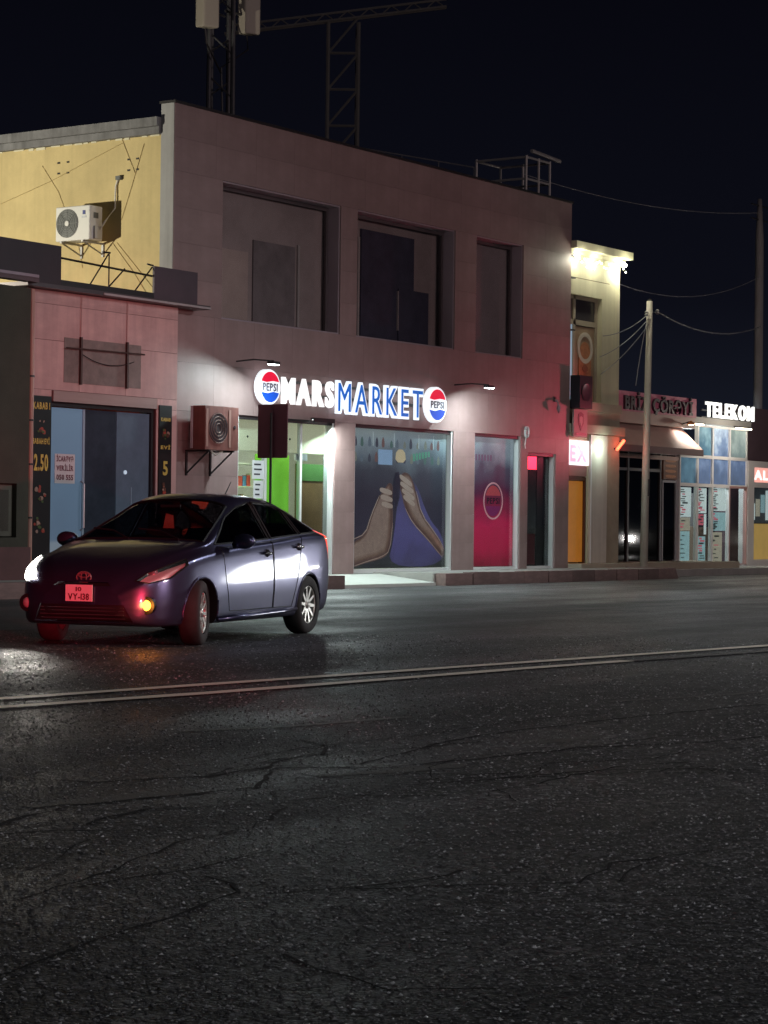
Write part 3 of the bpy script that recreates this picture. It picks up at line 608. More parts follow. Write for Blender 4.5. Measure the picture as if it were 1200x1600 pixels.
# little things on the red side of the facade
t = thing('wall_light', 'small curled wall light fitting near the right end of the plum front', 'lamp', (43.45, D, 3.75))
MB().tube([(43.5, D-.01, 4.0), (43.45, D-.12, 3.95), (43.42, D-.16, 3.8), (43.5, D-.12, 3.7)], [.02, .03, .05, .02], 8).build('arm', M('lamp_shell', (.35, .25, .27), .4), t, True)
box('mount', DARK, t, 43.46, 43.54, D-.03, D-.002, 3.94, 4.06)
t = thing('cable_coil', 'coil of white cable hanging beside the red window', 'cable', (42.25, D, 2.95))
for k in range(3): MB().tube([(42.24+.07*math.cos(R(a))+.015*k, D-.02-.012*k, 3.22+.12*math.sin(R(a))) for a in range(0, 361, 20)], .009, 5, False).build('loop', WHITE, t)
MB().tube([(42.24, D-.02, 3.1), (42.2, D-.02, 2.95), (42.23, D-.02, 2.86)], .012, 5).build('tail', WHITE, t)
# roof rail cage
ST = M('rail_steel', (.42, .40, .39), .5, .3)
t = thing('roof_railing', 'pale steel railing cage on the roof corner of the plum shop', 'railing', (44, 25.4, 8.2))
for a, b in (((43.0, 25.3), (44.05, 25.3)), ((44.05, 25.3), (44.05, 26.6)), ((43.0, 25.3), (43.0, 26.6)), ((43.0, 26.6), (44.05, 26.6))):
    for z in (8.9, 9.38): MB().tube([(*a, z), (*b, z)], .028, 6).build('rail', ST, t)
for p in ((43.0, 25.3), (43.55, 25.3), (44.05, 25.3), (44.05, 26.0), (44.05, 26.6), (43.0, 26.6)): MB().tube([(*p, 8.2), (*p, 9.42)], .03, 6).build('post', ST, t)
MB().tube([(43.4, 25.4, 9.58), (44.6, 25.35, 9.5)], .045, 6).build('top_rail', ST, t)
MB().tube([(44.1, 25.4, 8.55), (44.55, 25.3, 8.55)], .03, 6).build('stub', ST, t)
t = thing('roof_fence', 'thin dark railing running back along the roof edge', 'railing', (42, 27, 8.2))
for z in (8.75, 9.25): MB().tube([(38.5, 27.6, z), (43.0, 26.65, z)], .014, 5).build('rail', M('rail_dim', (.12, .12, .13), .5), t)
for i in range(5): MB().tube([(38.5+i*1.12, 27.6-.237*i, 8.2), (38.5+i*1.12, 27.6-.237*i, 9.25)], .014, 5).build('post', M('rail_dim', (.12, .12, .13), .5), t)
# phone mast
t = thing('antenna_mast', 'phone mast with two pale panel antennas standing on the roof', 'antenna', (36.7, 29, 8.2))
MS = M('mast_steel', (.09, .09, .10), .5, .5); AN = M('antenna_shell', (.45, .40, .34), .5, var=.05)
for (dx, dy) in ((-.45, 0), (0, -.3), (.35, .1), (0, .3)): MB().tube([(36.75+dx, 29+dy, 8.2), (36.75+dx*.9, 29+dy*.9, 14)], .05, 8).build('mast_pole', MS, t)
for z in (9.2, 10.0, 10.9, 11.8, 12.7): MB().bar((36.33, 29, z), (37.08, 29.1, z+.4), .03).build('brace', MS, t); MB().bar((36.33, 29, z+.4), (36.75, 28.73, z), .03).build('brace', MS, t)
for (cx_, cz_, w_) in ((35.93, 11.3, .32), (37.32, 11.42, .32)):
    a = MB().hexa([(cx_-w_/2, 28.72, cz_), (cx_+w_/2, 28.55, cz_), (cx_+w_/2, 28.8, cz_), (cx_-w_/2, 28.95, cz_), (cx_-w_/2, 28.72, 14), (cx_+w_/2, 28.55, 14), (cx_+w_/2, 28.8, 14), (cx_-w_/2, 28.95, 14)]).build('panel_antenna', AN, t)
    bv = a.modifiers.new('b', 'BEVEL'); bv.width = .04; bv.segments = 3
    MB().bar((cx_, 28.8, cz_+.4), (36.7, 28.9, cz_+.4), .04).build('antenna_arm', MS, t)
    MB().tube([(cx_, 28.8, cz_), (cx_+.05, 28.8, cz_-.3), (36.6, 28.9, cz_-.8), (36.7, 28.9, 9)], .02, 5).build('antenna_cable', DARK, t)
# far tower crane
t = thing('tower_crane', 'dim lattice tower crane far behind the roof', 'crane', (98, 69, 0))
CS = M('crane_steel', (.42, .40, .37), .6)
cc = [(97.6, 69.8), (98.5, 68.45), (99.6, 69.3), (98.7, 70.6)]
for p in cc: MB().tube([(*p, 0), (*p, 28)], .11, 6).build('tower_leg', CS, t)
for k in range(14):
    z = 1 + k*1.95
    for a, b in ((0, 1), (0, 3), (1, 2)):
        MB().bar((*cc[a], z), (*cc[b], z), .10).build('tower_brace', CS, t); MB().bar((*cc[a], z), (*cc[b], z+1.95), .09).build('tower_brace', CS, t)
jd = Vector((5.2, -7.7, 1.25)).normalized(); j0 = Vector((98.4, 69.3, 28.2))
for off in ((0, 0, .0), (.3, .2, .55), (-.3, -.2, .0)):
    MB().tube([j0 - jd*6.5 + Vector(off), j0 + jd*5.5 + Vector(off)], .07, 6).build('jib_chord', CS, t)
for k in range(10):
    q = j0 - jd*6.5 + jd*1.2*k
    MB().bar(q, q + jd*.6 + Vector((.3, .2, .55)), .05).build('jib_brace', CS, t); MB().bar(q + jd*.6 + Vector((.3, .2, .55)), q + jd*1.2, .05).build('jib_brace', CS, t)

# ================================================================== LOW SHOP ON THE LEFT
PK = M('pink_panel', (.58, .37, .35), .75, var=.18, vs=1.6, bump=.1, streak=.2, orand=.04)
E_ = 24.65
lo = thing('kebab_shop', 'low pinkish panelled shop with blue glass doors left of the plum building', 'building', (28.2, 24.8, .2))
DH = (26.92, 29.55, .2, 3.10)
holes_wall(MB(), 26.33, 30.10, .2, 4.88, E_+.02, E_+.20, [DH]).build('wall', M('pink_backing', (.12, .08, .08), .8), lo)
def pk(x0, x1, z0, z1): piece('wall_panel', PK, lo, x0+.003, x1-.003, E_, E_+.022, z0+.003, z1-.003)
for a, b in ((26.33, 27.58), (27.58, 28.74), (28.74, 30.10)):
    for c, d in ((3.28, 4.08), (4.08, 4.66), (4.66, 4.88)): pk(a, b, c, d)
pk(26.33, 26.92, 3.10, 3.28)
piece('wall_panel', M('pale_panel', (.36, .27, .25), .7, var=.2), lo, 26.95, 29.55, E_-.015, E_+.02, 3.10, 3.275); pk(29.57, 30.10, 3.10, 3.28)
pk(29.55, 30.10, .2, 3.10); pk(26.33, 26.92, .2, 3.10)
box('side_wall', M('low_side', (.2, .19, .16), .85), lo, 26.35, 26.5, E_+.21, 30, .2, 4.85); box('roof', DARK, lo, 26.4, 30.05, E_+.21, 30, 4.72, 4.85)
box('eave', M('eave_metal', (.10, .085, .09), .4, .4), lo, 26.1, 30.72, E_-.22, E_+.4, 4.885, 4.95); box('eave_trim', M('trim_pale', (.42, .38, .38), .5), lo, 27.9, 30.72, E_-.235, E_-.222, 4.89, 4.925)
pole = MB().tube([(26.36, E_-.06, .2), (26.36, E_-.06, 4.85)], .055, 10).build('corner_pipe', M('pipe_pink', (.42, .23, .18), .5), lo)
for z in (1.2, 2.05, 2.75, 3.45): MB().tube([(26.36, E_-.06, z), (26.36, E_-.06, z+.03)], .066, 10).build('pipe_clip', DARK, pole)
# remains of an older sign
box('sign_ghost', M('ghost_grey', (.22, .175, .16), .8, var=.3, vs=5), lo, 27.2, 29.12, E_-.008, E_-.001, 3.42, 4.15)
RST = M('rust_bar', (.07, .04, .035), .7)
for xx in (27.58, 28.735): box('sign_bar', RST, lo, xx-.02, xx+.02, E_-.05, E_-.01, 3.40, 4.18)
MB().bar((27.2, E_-.06, 3.98), (29.15, E_-.06, 4.0), .02).build('sign_bar', RST, lo); MB().tube(sag((27.6, E_-.04, 3.9), (28.9, E_-.04, 3.86), .12), .008, 4).build('old_wire', DARK, lo)
for xx in (27.6, 28.75): MB().tube([(xx, E_-.01, 4.2), (xx+.01, E_-.01, 4.85)], .010, 4).build('drip_stain', M('stain_pale', (.55, .43, .40), .9), lo)
# doors
dr = MB(); x0, x1, z0, z1 = DH
dr.box(x0, x0+.06, E_+.06, E_+.16, z0, z1); dr.box(x1-.06, x1, E_+.06, E_+.16, z0, z1); dr.box(x0+.06, x1-.06, E_+.06, E_+.16, z1-.07, z1)
dr = dr.build('door_frame', DARK, lo)
BLU = PRINT('door_film', [(0, (.19, .24, .29)), (.22, (.19, .24, .29)), (.24, (.10, .155, .23)), (1, (.12, .20, .29))], 'Z', .2, 3.0, .02, 2.0, es=.42)
box('door_leaf', BLU, dr, x0+.07, 27.78, E_+.10, E_+.13, z0+.03, z1-.09)
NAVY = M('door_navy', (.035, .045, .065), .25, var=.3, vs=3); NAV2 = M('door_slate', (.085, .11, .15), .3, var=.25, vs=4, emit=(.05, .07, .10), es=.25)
box('door_leaf', NAVY, dr, 27.84, 28.62, E_+.10, E_+.13, z0+.03, z1-.09); box('door_leaf', NAV2, dr, 28.64, 29.48, E_+.10, E_+.13, z0+.03, z1-.09)
box('door_stile', M('stile_blue', (.30, .40, .50), .4), dr, 27.785, 27.835, E_+.09, E_+.14, z0+.03, z1-.09)
MB().tube([(27.75, E_+.09, 1.02), (27.75, E_+.02, 1.06), (27.75, E_+.02, 1.78), (27.75, E_+.09, 1.82)], .018, 6).build('handle', M('handle_steel', (.6, .55, .58), .3, .9), dr)
box('door_line', M('stile_blue', (.3, .4, .5)), dr, 29.02, 29.035, E_+.094, E_+.099, .8, 1.75)
MB().lathe([(0, E_+.08), (.035, E_+.08), (.035, E_+.099)], 12, 'Y', (28.86, 0, 2.0)).build('lock', EM('lock_glint', (.6, .75, .9), .5), dr)
pn = box('paper_notice', M('paper_pink', (.60, .56, .58), .8), dr, 27.12, 27.60, E_+.093, E_+.098, 1.78, 2.26)
for txt, zz in (('İCARƏYƏ', 2.14), ('VERİLİR', 1.99), ('050 555', 1.84)): letters(txt, 27.16, 27.56, zz, zz+.085, E_+.091, .003, M('notice_ink', (.14, .05, .07), .8), pn, .03, 'lettering', joined=True)
# menu strips
BLK = M('menu_black', (.012, .010, .011), .4); YLW = M('menu_yellow', (.62, .48, .10), .5); FOOD = M('menu_food', (.28, .10, .06), .5, var=.6, vs=14); FOOD2 = M('menu_bread', (.36, .22, .17), .5, var=.5, vs=18)
def strip(x0, x1, full):
    s = box('menu_strip', BLK, lo, x0, x1, E_-.03, E_-.004, .5, 3.17)
    def tx(t_, z, h, a=.04): letters(t_, x0+a, x1-a, z, z+h, E_-.033, .004, YLW, s, .03, 'lettering', joined=True)
    if full:
        tx('KABAB 1', 2.96, .11); tx('SABAH EVİ', 2.40, .09); tx('2.50', 1.98, .26, .07)
    else:
        tx('KABAB', 2.90, .06); tx('EVİ', 2.42, .06); tx('5', 1.98, .24, .10)
def food(sx_, sz_, w_, h_, par):
    for k in range(9):
        a_ = rnd.uniform(0, 6.28); rr = rnd.random()**.5; cx_, cz_ = sx_+math.cos(a_)*rr*w_, sz_+math.sin(a_)*rr*h_; r_ = rnd.uniform(.025, .06)
        m_ = rnd.choice((FOOD, FOOD2, M('menu_char', (.10, .035, .02), .5, var=.5, vs=20), M('menu_leaf', (.07, .11, .03), .5, var=.4, vs=20), M('menu_tomato', (.38, .05, .03), .5, var=.3, vs=20)))
        MB().prism(smooth_poly([(cx_+r_*rnd.uniform(.6, 1.3)*math.cos(q*1.05), cz_+r_*rnd.uniform(.5, 1)*math.sin(q*1.05)) for q in range(6)], 1), E_-.033-.0012*k, E_-.031-.0012*k).build('food_picture', m_, par)
strip(26.42, 26.89, True); strip(29.60, 29.93, False)
ms = [o for o in lo.children if o.name.startswith('menu_strip')]; ms.sort(key=lambda o: o.data.vertices[0].co.x)
food(26.65, 2.68, .10, .12, ms[0]); food(26.65, 1.60, .14, .16, ms[0]); food(26.64, 1.10, .13, .14, ms[0]); food(29.76, 1.74, .08, .12, ms[1]); food(29.76, 2.68, .07, .12, ms[1])
# roof sign frame, part clad
fr = thing('roof_sign_frame', 'black steel roof frame with two dark panels and an open middle', 'frame', (28, E_, 4.95))
PAN = M('panel_plum', (.035, .022, .03), .6, var=.2); PAN2 = M('panel_plum_light', (.075, .055, .07), .6, var=.2)
box('panel', PAN, fr, 24.3, 27.0, E_-.10, E_-.06, 4.955, 5.60); box('panel', PAN2, fr, 29.33, 30.5, E_-.10, E_-.06, 4.955, 5.52)
box('base_rail', DARK, fr, 27.0, 29.33, E_-.10, E_-.04, 4.955, 5.06)
MB().bar((27.0, E_-.05, 5.42), (29.33, E_-.05, 5.35), .026).build('top_rail', DARK, fr)
for a, b in (((28.22, 5.05), (28.22, 5.62)), ((28.2, 5.6), (27.75, 5.05)), ((28.62, 5.40), (28.22, 5.06)), ((29.33, 5.5), (28.88, 5.05)), ((28.05, 5.62), (28.25, 5.63)), ((29.2, 5.54), (29.36, 5.53))):
    MB().bar((a[0], E_-.05, a[1]), (b[0], E_-.05, b[1]), .022).build('strut', DARK, fr)
# dark neighbour at the left edge
nb = thing('dark_shop', 'dark olive unlit shop wall at the left edge of the street', 'building', (23, 24.6, .2))
OL = M('olive_wall_unlit', (.055, .055, .04), .85, var=.25, vs=2, bump=.2)  # shop lies unlit; that shade is put into the dark colour
holes_wall(MB(), 18, 26.25, .2, 4.85, 24.50, 24.8, [(24.9, 25.98, .9, 1.75)]).build('wall', OL, nb)
box('side_return', OL, nb, 26.0, 26.25, 24.805, 30, .2, 4.8)
wv = box('window', M('shutter_olive', (.11, .115, .09), .6, var=.2), nb, 24.92, 25.96, 24.58, 24.62, .92, 1.73)
box('pane', GLASSD, wv, 25.0, 25.88, 24.572, 24.577, 1.0, 1.65)
box('fascia', M('fascia_plum', (.10, .05, .06), .5), nb, 18, 26.22, 24.30, 24.49, 4.93, 5.03); box('fascia_trim', M('trim_lilac', (.35, .27, .32), .5), nb, 18, 26.2, 24.285, 24.299, 5.0, 5.045)
box('plinth', M('plinth_maroon', (.13, .06, .06), .7, var=.3), nb, 18, 26.25, 24.44, 24.499, .2, .75)

# ================================================================== CREAM BUILDING
CRM = M('cream_plaster', (.58, .55, .38), .8, var=.12, vs=1.2, bump=.15, streak=.12)
STN = M('stone_tan', (.34, .29, .22), .8, var=.2, vs=2, bump=.2)
G_ = 24.9
cb = thing('cream_building', 'narrow cream plaster building with bright bulbs under its cornice', 'building', (45.4, 25, .2))
UW = (44.3, 45.86, 4.05, 6.45); DO = (44.25, 45.28, .33, 3.15)
holes_wall(MB(), 44.19, 46.72, .2, 7.35, G_, G_+.3, [UW, DO]).build('wall', CRM, cb)
box('side_wall', CRM, cb, 46.45, 46.715, G_+.301, 33, .2, 7.3)
cor = MB(); cor.box(44.19, 46.80, G_-.10, G_+.35, 7.352, 7.45); cor.box(44.19, 46.92, G_-.24, G_+.4, 7.45, 7.62); cor = cor.build('cornice', CRM, cb)
BU = EM('bulb_glow', (1, .97, .72), 5)
for i in range(22):
    xx = 44.28 + i*.118; zz = 7.30 - rnd.uniform(.0, .22)
    MB().lathe([(0, zz-.022), (.018, zz-.012), (.022, zz), (.012, zz+.02), (0, zz+.024)], 8, 'Z', (xx, G_-.13, 0)).build('bulb', BU, cor)
for xx in (44.35, 46.62): MB().lathe([(0, 7.25), (.05, 7.27), (.07, 7.31), (.03, 7.36), (0, 7.37)], 12, 'Z', (xx, G_-.16, 0)).build('bulb', EM('bulb_big', (1, 1, .85), 12), cor)
for xx, p in ((44.5, 16), (45.3, 16), (46.55, 45)):
    l_ = lamp('cornice_light', 'POINT', (xx, G_-.3, 7.22), p, (1, .98, .76), .05)
box('joint_line', M('joint_dark', (.2, .18, .12), .9), cb, 44.3, 46.2, G_-.003, G_-.0005, 6.82, 6.84)
for z in (7.28, 6.78, 5.6): box('cable_clip', DARK, cb, 44.2, 44.42, G_-.1, G_-.01, z, z+.03)
# upper window with ornamental panel
uw = MB(); x0, x1, z0, z1 = UW
uw.box(x0, x0+.06, G_+.12, G_+.2, z0, z1); uw.box(x1-.1, x1, G_+.12, G_+.2, z0, z1); uw.box(44.72, 44.82, G_+.12, G_+.2, z0, z1); uw.box(x0+.06, x1-.1, G_+.12, G_+.2, z1-.08, z1); uw.box(x0+.06, x1-.1, G_+.12, G_+.2, 5.78, 5.9)
uw = uw.build('window', M('frame_tan', (.38, .33, .24), .6), cb)
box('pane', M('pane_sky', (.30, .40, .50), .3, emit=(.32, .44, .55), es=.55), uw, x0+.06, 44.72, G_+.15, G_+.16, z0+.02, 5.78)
box('pane', M('pane_dark', (.05, .045, .05), .15), uw, 44.82, x1-.1, G_+.15, G_+.16, 5.9, z1-.08); box('pane', M('pane_brown', (.12, .09, .08), .3), uw, x0+.06, 44.72, G_+.15, G_+.16, 5.9, z1-.08)
OR = M('ornament_orange', (.42, .17, .08), .7, var=.35, vs=9); 
pl = box('ornament_panel', M('ornament_ground', (.34, .24, .15), .7, var=.2), uw, 44.84, x1-.12, G_+.14, G_+.155, z0+.03, 5.76)
ring(MB(), 45.29, 5.28, .36, .10, G_+.115, G_+.138, 28).build('arch_ring', M('ornament_pale', (.58, .52, .42), .7), pl)
MB().prism(smooth_poly([(45.06, 5.3), (44.98, 4.9), (45.05, 4.2), (45.29, 4.06), (45.53, 4.2), (45.6, 4.9), (45.52, 5.3), (45.29, 5.45)], 2), G_+.12, G_+.138).build('ornament_leaf', OR, pl)
for z in (4.3, 4.55, 4.8): MB().prism(smooth_poly([(45.12, z), (45.29, z-.1), (45.46, z), (45.29, z+.12)], 1), G_+.11, G_+.119).build('ornament_leaf', M('ornament_deep', (.28, .09, .05), .7), pl)
sl = box('sill_band', STN, cb, 44.2, 46.74, G_-.08, G_-.002, 3.82, 4.02); box('sill_band', STN, cb, 44.2, 46.8, G_-.14, G_-.002, 3.30, 3.50)
box('stone_course', STN, cb, 44.2, 46.73, G_-.03, G_-.002, 3.50, 3.815)
PW = M('pilaster_white', (.60, .54, .48), .7, var=.12, streak=.15)
box('pilaster', PW, cb, 45.30, 46.08, G_-.06, G_-.002, .33, 3.28); box('pilaster', STN, cb, 46.09, 46.73, G_-.03, G_-.002, .33, 3.28)
box('trim', WHITE, cb, 45.281, 45.33, G_-.07, G_-.061, .33, 3.28)
dd = MB(); x0, x1, z0, z1 = DO; dd.box(x0, x0+.07, G_+.05, G_+.2, z0, 2.3); dd.box(x1-.06, x1, G_+.05, G_+.2, z0, 2.3); dd.box(x0+.07, x1-.06, G_+.05, G_+.2, 2.22, 2.32)
dd = dd.build('door', M('door_frame_brown', (.10, .035, .02), .5), cb)
box('leaf', M('door_orange_glow', (.50, .20, .035), .45, var=.18, vs=2.5, emit=(.50, .18, .02), es=.35), dd, x0+.08, x1-.07, G_+.10, G_+.15, z0+.03, 2.21)  # leaf is no lamp; its brightness is put into a weak glow
box('head_board', M('head_pink', (.40, .22, .2), .6), cb, x0, x1, G_+.04, G_+.2, 2.325, 2.55)
t = thing('lit_sign', 'bright white and pink box sign over the orange door', 'sign', (44.8, G_, 2.56))
box('light_box', EM('box_white', (1, .86, .95), 1.25), t, 44.26, 45.27, G_-.02, G_+.12, 2.57, 3.13)
letters('EX', 44.38, 45.15, 2.66, 3.03, G_-.024, .004, M('box_ink', (.80, .52, .70), .5, emit=(.85, .55, .75), es=.7), t, .04)
t = thing('shield_sign', 'grey board with a shield emblem under the black box', 'sign', (44.5, 24.75, 3.16))
box('board', M('shield_board', (.33, .27, .25), .6), t, 44.22, 44.85, 24.70, 24.74, 3.2, 3.82)
SHP = [(44.42, 3.72), (44.42, 3.5), (44.54, 3.34), (44.66, 3.5), (44.66, 3.72), (44.54, 3.76)]
MB().prism(list(reversed(SHP)), 24.690, 24.699).build('shield', M('shield_red', (.12, .05, .055), .5), t)
MB().prism([(44.54+(x-44.54)*.55, 3.56+(z-3.56)*.55) for x, z in reversed(SHP)], 24.684, 24.689).build('shield_inner', M('shield_board2', (.4, .33, .3), .6), t)
box('shield_caption', M('shield_red', (.12, .05, .055)), t, 44.32, 44.80, 24.692, 24.699, 3.24, 3.29)
t = thing('speaker_box', 'black box hung from the corner of the cream building', 'speaker', (44.5, 24.7, 3.85))
c = box('cabinet', M('box_black', (.014, .014, .022), .35), t, 44.22, 44.80, 24.55, 24.80, 3.84, 4.58)
MB().lathe([(.20, 24.535), (.16, 24.545), (.05, 24.549), (0, 24.549)], 24, 'Y', (44.5, 0, 4.2)).build('cone', M('cone_grey', (.05, .05, .06), .3), t, True)
t = thing('door_lamp', 'small round white lamp on the pilaster by the orange door', 'lamp', (45.62, G_-.1, 3.0))
MB().lathe([(0, G_-.13), (.05, G_-.12), (.065, G_-.09), (.065, G_-.062)], 16, 'Y', (45.66, 0, 3.0)).build('globe', EM('door_globe', (.85, 1, .9), 9), t, True)
lamp('door_lamp_light', 'POINT', (45.66, G_-.35, 2.98), 14, (.75, 1, .85), .05)
t = thing('neon_tube', 'slanted red neon tube at the corner of the cream building', 'lamp', (46.6, G_-.1, 3.0))
MB().tube([(46.45, G_-.12, 2.98), (46.78, G_-.12, 3.2)], .035, 8).build('tube', EM('neon_red', (1, .12, .05), 5), t)
for p in ((46.48, 3.0), (46.75, 3.18)): box('holder', DARK, t, p[0]-.02, p[0]+.02, G_-.09, G_-.004, p[1]-.02, p[1]+.02)
lamp('neon_light', 'POINT', (46.5, 24.5, 3.05), 6, (1, .12, .08), .05); lamp('neon_glow', 'SPOT', (47.4, 22.9, 3.1), 420, (1, .09, .16), .15, (41.2, 24.8, 4.4), 70, 1.0)
structure(MB().box(44.21, 52.5, 24.45, 26.0, .1, .325).build('step', M('step_tan', (.42, .36, .28), .75, var=.15)))

# ================================================================== BREAD SHOP
H_ = 25.6
br = thing('bread_shop', 'low shop with dark glass front and a sloping awning behind the pole', 'building', (49, 25.8, .2))
MAR = M('maroon_board', (.14, .06, .07), .6, var=.15); PKB = M('pink_fascia', (.46, .29, .25), .6, var=.1)
holes_wall(MB(), 46.72, 51.26, .3, 3.75, H_+.05, H_+.3, [(46.9, 50.35, .33, 3.0), (50.42, 51.2, .33, 3.0)]).build('wall', MAR, br)
box('back_wall', M('room_dim', (.12, .10, .11), .8), br, 46.75, 51.2, 28.5, 28.6, .3, 3.75); box('roof', DARK, br, 46.72, 55.3, H_+.31, 30, 3.9, 4.0)
aw = MB().hexa([(46.75, 24.9, 3.10), (51.25, 24.9, 3.10), (51.5, H_+.04, 3.66), (46.75, H_+.04, 3.66), (46.75, 24.9, 3.13), (51.25, 24.9, 3.13), (51.5, H_+.04, 3.71), (46.75, H_+.04, 3.71)]).build('awning', M('awning_cloth', (.52, .33, .30), .75, var=.12), br)
box('valance', M('valance_plum', (.17, .05, .06), .6), br, 46.75, 51.25, 24.885, 24.90, 2.97, 3.13)
box('fascia', PKB, br, 46.75, 51.75, 25.38, 25.52, 3.69, 3.97)
t = thing('shop_sign', 'BRİZ ÇÖRƏYİ lettering on a dim pink board above the awning', 'sign', (49.5, 25.4, 3.97))
box('board', M('sign_pink_redlit', (.46, .16, .22), .6, var=.3, vs=6, emit=(.30, .06, .10), es=.12), t, 46.8, 51.95, 25.44, 25.48, 3.975, 4.46)  # pink board; red light falling on it is put into colour and glow
LM = M('letter_maroon', (.035, .012, .025), .5)
letters('BRİZ', 47.95, 49.15, 4.03, 4.36, 25.40, .06, LM, t, .03); letters('ÇÖRƏYİ', 49.42, 51.62, 4.03, 4.36, 25.40, .06, LM, t, .03)
sf = MB(); sf.box(46.9, 46.96, H_, H_+.1, .33, 3.0); sf.box(48.55, 48.63, H_, H_+.1, .33, 3.0); sf.box(50.28, 50.35, H_, H_+.1, .33, 3.0); sf.box(46.9, 50.35, H_+.01, H_+.09, 2.55, 2.62)
sf = sf.build('shop_front', M('frame_dark', (.06, .05, .055), .4), br)
DG = GL('dark_glass', (.16, .15, .17))
for a, b in ((46.96, 48.55), (48.63, 50.28)): box('pane', DG, sf, a, b, H_+.04, H_+.05, .36, 2.55); box('pane', DG, sf, a, b, H_+.041, H_+.051, 2.62, 2.97)
box('light_strip', PKB, br, 46.75, 51.25, H_-.03, H_+.045, 2.86, 2.96)
pd = MB().box(50.42, 51.2, H_, H_+.08, 2.30, 2.36).box(50.42, 50.47, H_, H_+.08, .33, 2.30).box(51.15, 51.2, H_, H_+.08, .33, 2.30).build('shop_door', M('frame_grey', (.3, .29, .31), .4), br)
box('pane', DG, pd, 50.47, 51.15, H_+.03, H_+.04, .36, 2.30)
po = box('bread_poster', M('poster_brown', (.16, .06, .03), .5), br, 50.42, 51.2, H_-.02, H_+.04, 2.38, 2.96)
for i in range(4): MB().prism(smooth_poly([(50.52, 2.42+i*.13), (51.08, 2.42+i*.13), (51.12, 2.49+i*.13), (50.5, 2.50+i*.13)], 2), H_-.026, H_-.021).build('loaf_picture', M('loaf', (.46, .19, .08), .6, var=.3, vs=12), po)
for i in range(3): box('shelf', M('shelf_dark', (.08, .06, .06), .6), br, 47.2, 50.2, 27.6, 28.0, .7+i*.6, .74+i*.6)
t = thing('awning_lamp', 'small bright lamp under the bread shop fascia lighting the awning end', 'lamp', (51.0, 25.2, 3.7))
MB().tube([(51.0, 25.37, 3.78), (51.0, 25.15, 3.84)], .02, 6).build('arm', DARK, t)
MB().lathe([(.02, 3.86), (.09, 3.80), (.10, 3.76)], 14, 'Z', (51.0, 25.12, 0)).build('shade', M('shade_orange', (.6, .25, .1), .4), t); MB().lathe([(0, 3.74), (.05, 3.75), (.06, 3.78), (0, 3.82)], 12, 'Z', (51.0, 25.12, 0)).build('bulb', EM('awning_bulb', (1, .9, .7), 16), t)
lamp('awning_light', 'SPOT', (51.0, 25.12, 3.73), 60, (1, .95, .82), .04, (51.0, 25.25, 3.0), 150)

# ================================================================== TELEKOM
tk = thing('phone_shop', 'glass fronted phone shop with white frames and blue upper panes', 'building', (53.3, 25.7, .2))
cols = [51.27, 52.30, 53.17, 54.20, 55.29]; rows = [.20, 2.284, 3.02, 3.83]
WF = M('frame_white', (.74, .72, .72), .45, var=.05)
box('header', M('header_grey', (.34, .33, .31), .6), tk, 51.3, 55.4, H_-.10, H_+.2, 3.86, 4.02)
box('back_wall', M('room_blue', (.55, .60, .66), .7, var=.3, vs=1.5), tk, 51.3, 55.3, 28.2, 28.3, .2, 3.85); box('floor', CONC, tk, 51.3, 55.3, H_+.1, 28.2, .16, .205); box('inner_ceiling', ROOM, tk, 51.3, 55.3, H_+.1, 28.2, 3.86, 3.9); box('side_wall', ROOM, tk, 51.22, 51.26, H_+.31, 28.2, .2, 3.85)
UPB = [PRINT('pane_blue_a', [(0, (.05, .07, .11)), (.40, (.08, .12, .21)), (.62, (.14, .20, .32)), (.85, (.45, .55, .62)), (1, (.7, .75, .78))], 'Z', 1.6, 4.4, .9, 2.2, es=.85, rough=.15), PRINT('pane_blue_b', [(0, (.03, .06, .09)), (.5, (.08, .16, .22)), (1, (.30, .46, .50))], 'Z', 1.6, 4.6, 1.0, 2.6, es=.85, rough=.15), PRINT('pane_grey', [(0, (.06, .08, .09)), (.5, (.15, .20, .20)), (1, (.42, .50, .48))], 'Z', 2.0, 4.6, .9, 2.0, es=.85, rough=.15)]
k = 0
for a, b in zip(cols[:-1], cols[1:]):
    for j, (c, d) in enumerate(zip(rows[:-1], rows[1:])):
        if j == 2 and a < 51.5: continue
        f = MB(); q = .055; f.box(a, a+q, H_-.05, H_+.05, c, d); f.box(b-q*.5, b-.001, H_-.05, H_+.05, c, d); f.box(a+q, b-q*.5, H_-.05, H_+.05, d-q, d); f.box(a+q, b-q*.5, H_-.05, H_+.05, c, c+.03)
        w = f.build('door' if (j == 0 and a > 54) else 'window', M('frame_rose', (.42, .22, .20), .5) if (j == 0 and a > 54) else WF, tk)
        if j == 0: box('pane', GLASS, w, a+q, b-q*.5, H_-.005, H_+.001, c+.03, d-q)
        else: box('pane', UPB[(k*2+j) % 3 if j == 2 else (k % 2)*0 + (1 if k == 0 else 0)], w, a+q, b-q*.5, H_-.005, H_+.005, c+.03, d-q)
    k += 1
PC = [M('poster_white', (.74, .80, .80), .6, var=.1, vs=5, emit=(.7, .8, .8), es=.75), M('poster_aqua', (.35, .52, .55), .6, var=.4, vs=9, emit=(.35, .55, .58), es=.7), M('poster_pink', (.72, .16, .22), .6, var=.2, emit=(.7, .15, .2), es=.6), M('poster_sand', (.52, .46, .36), .6, var=.3, vs=8, emit=(.5, .45, .35), es=.6)]
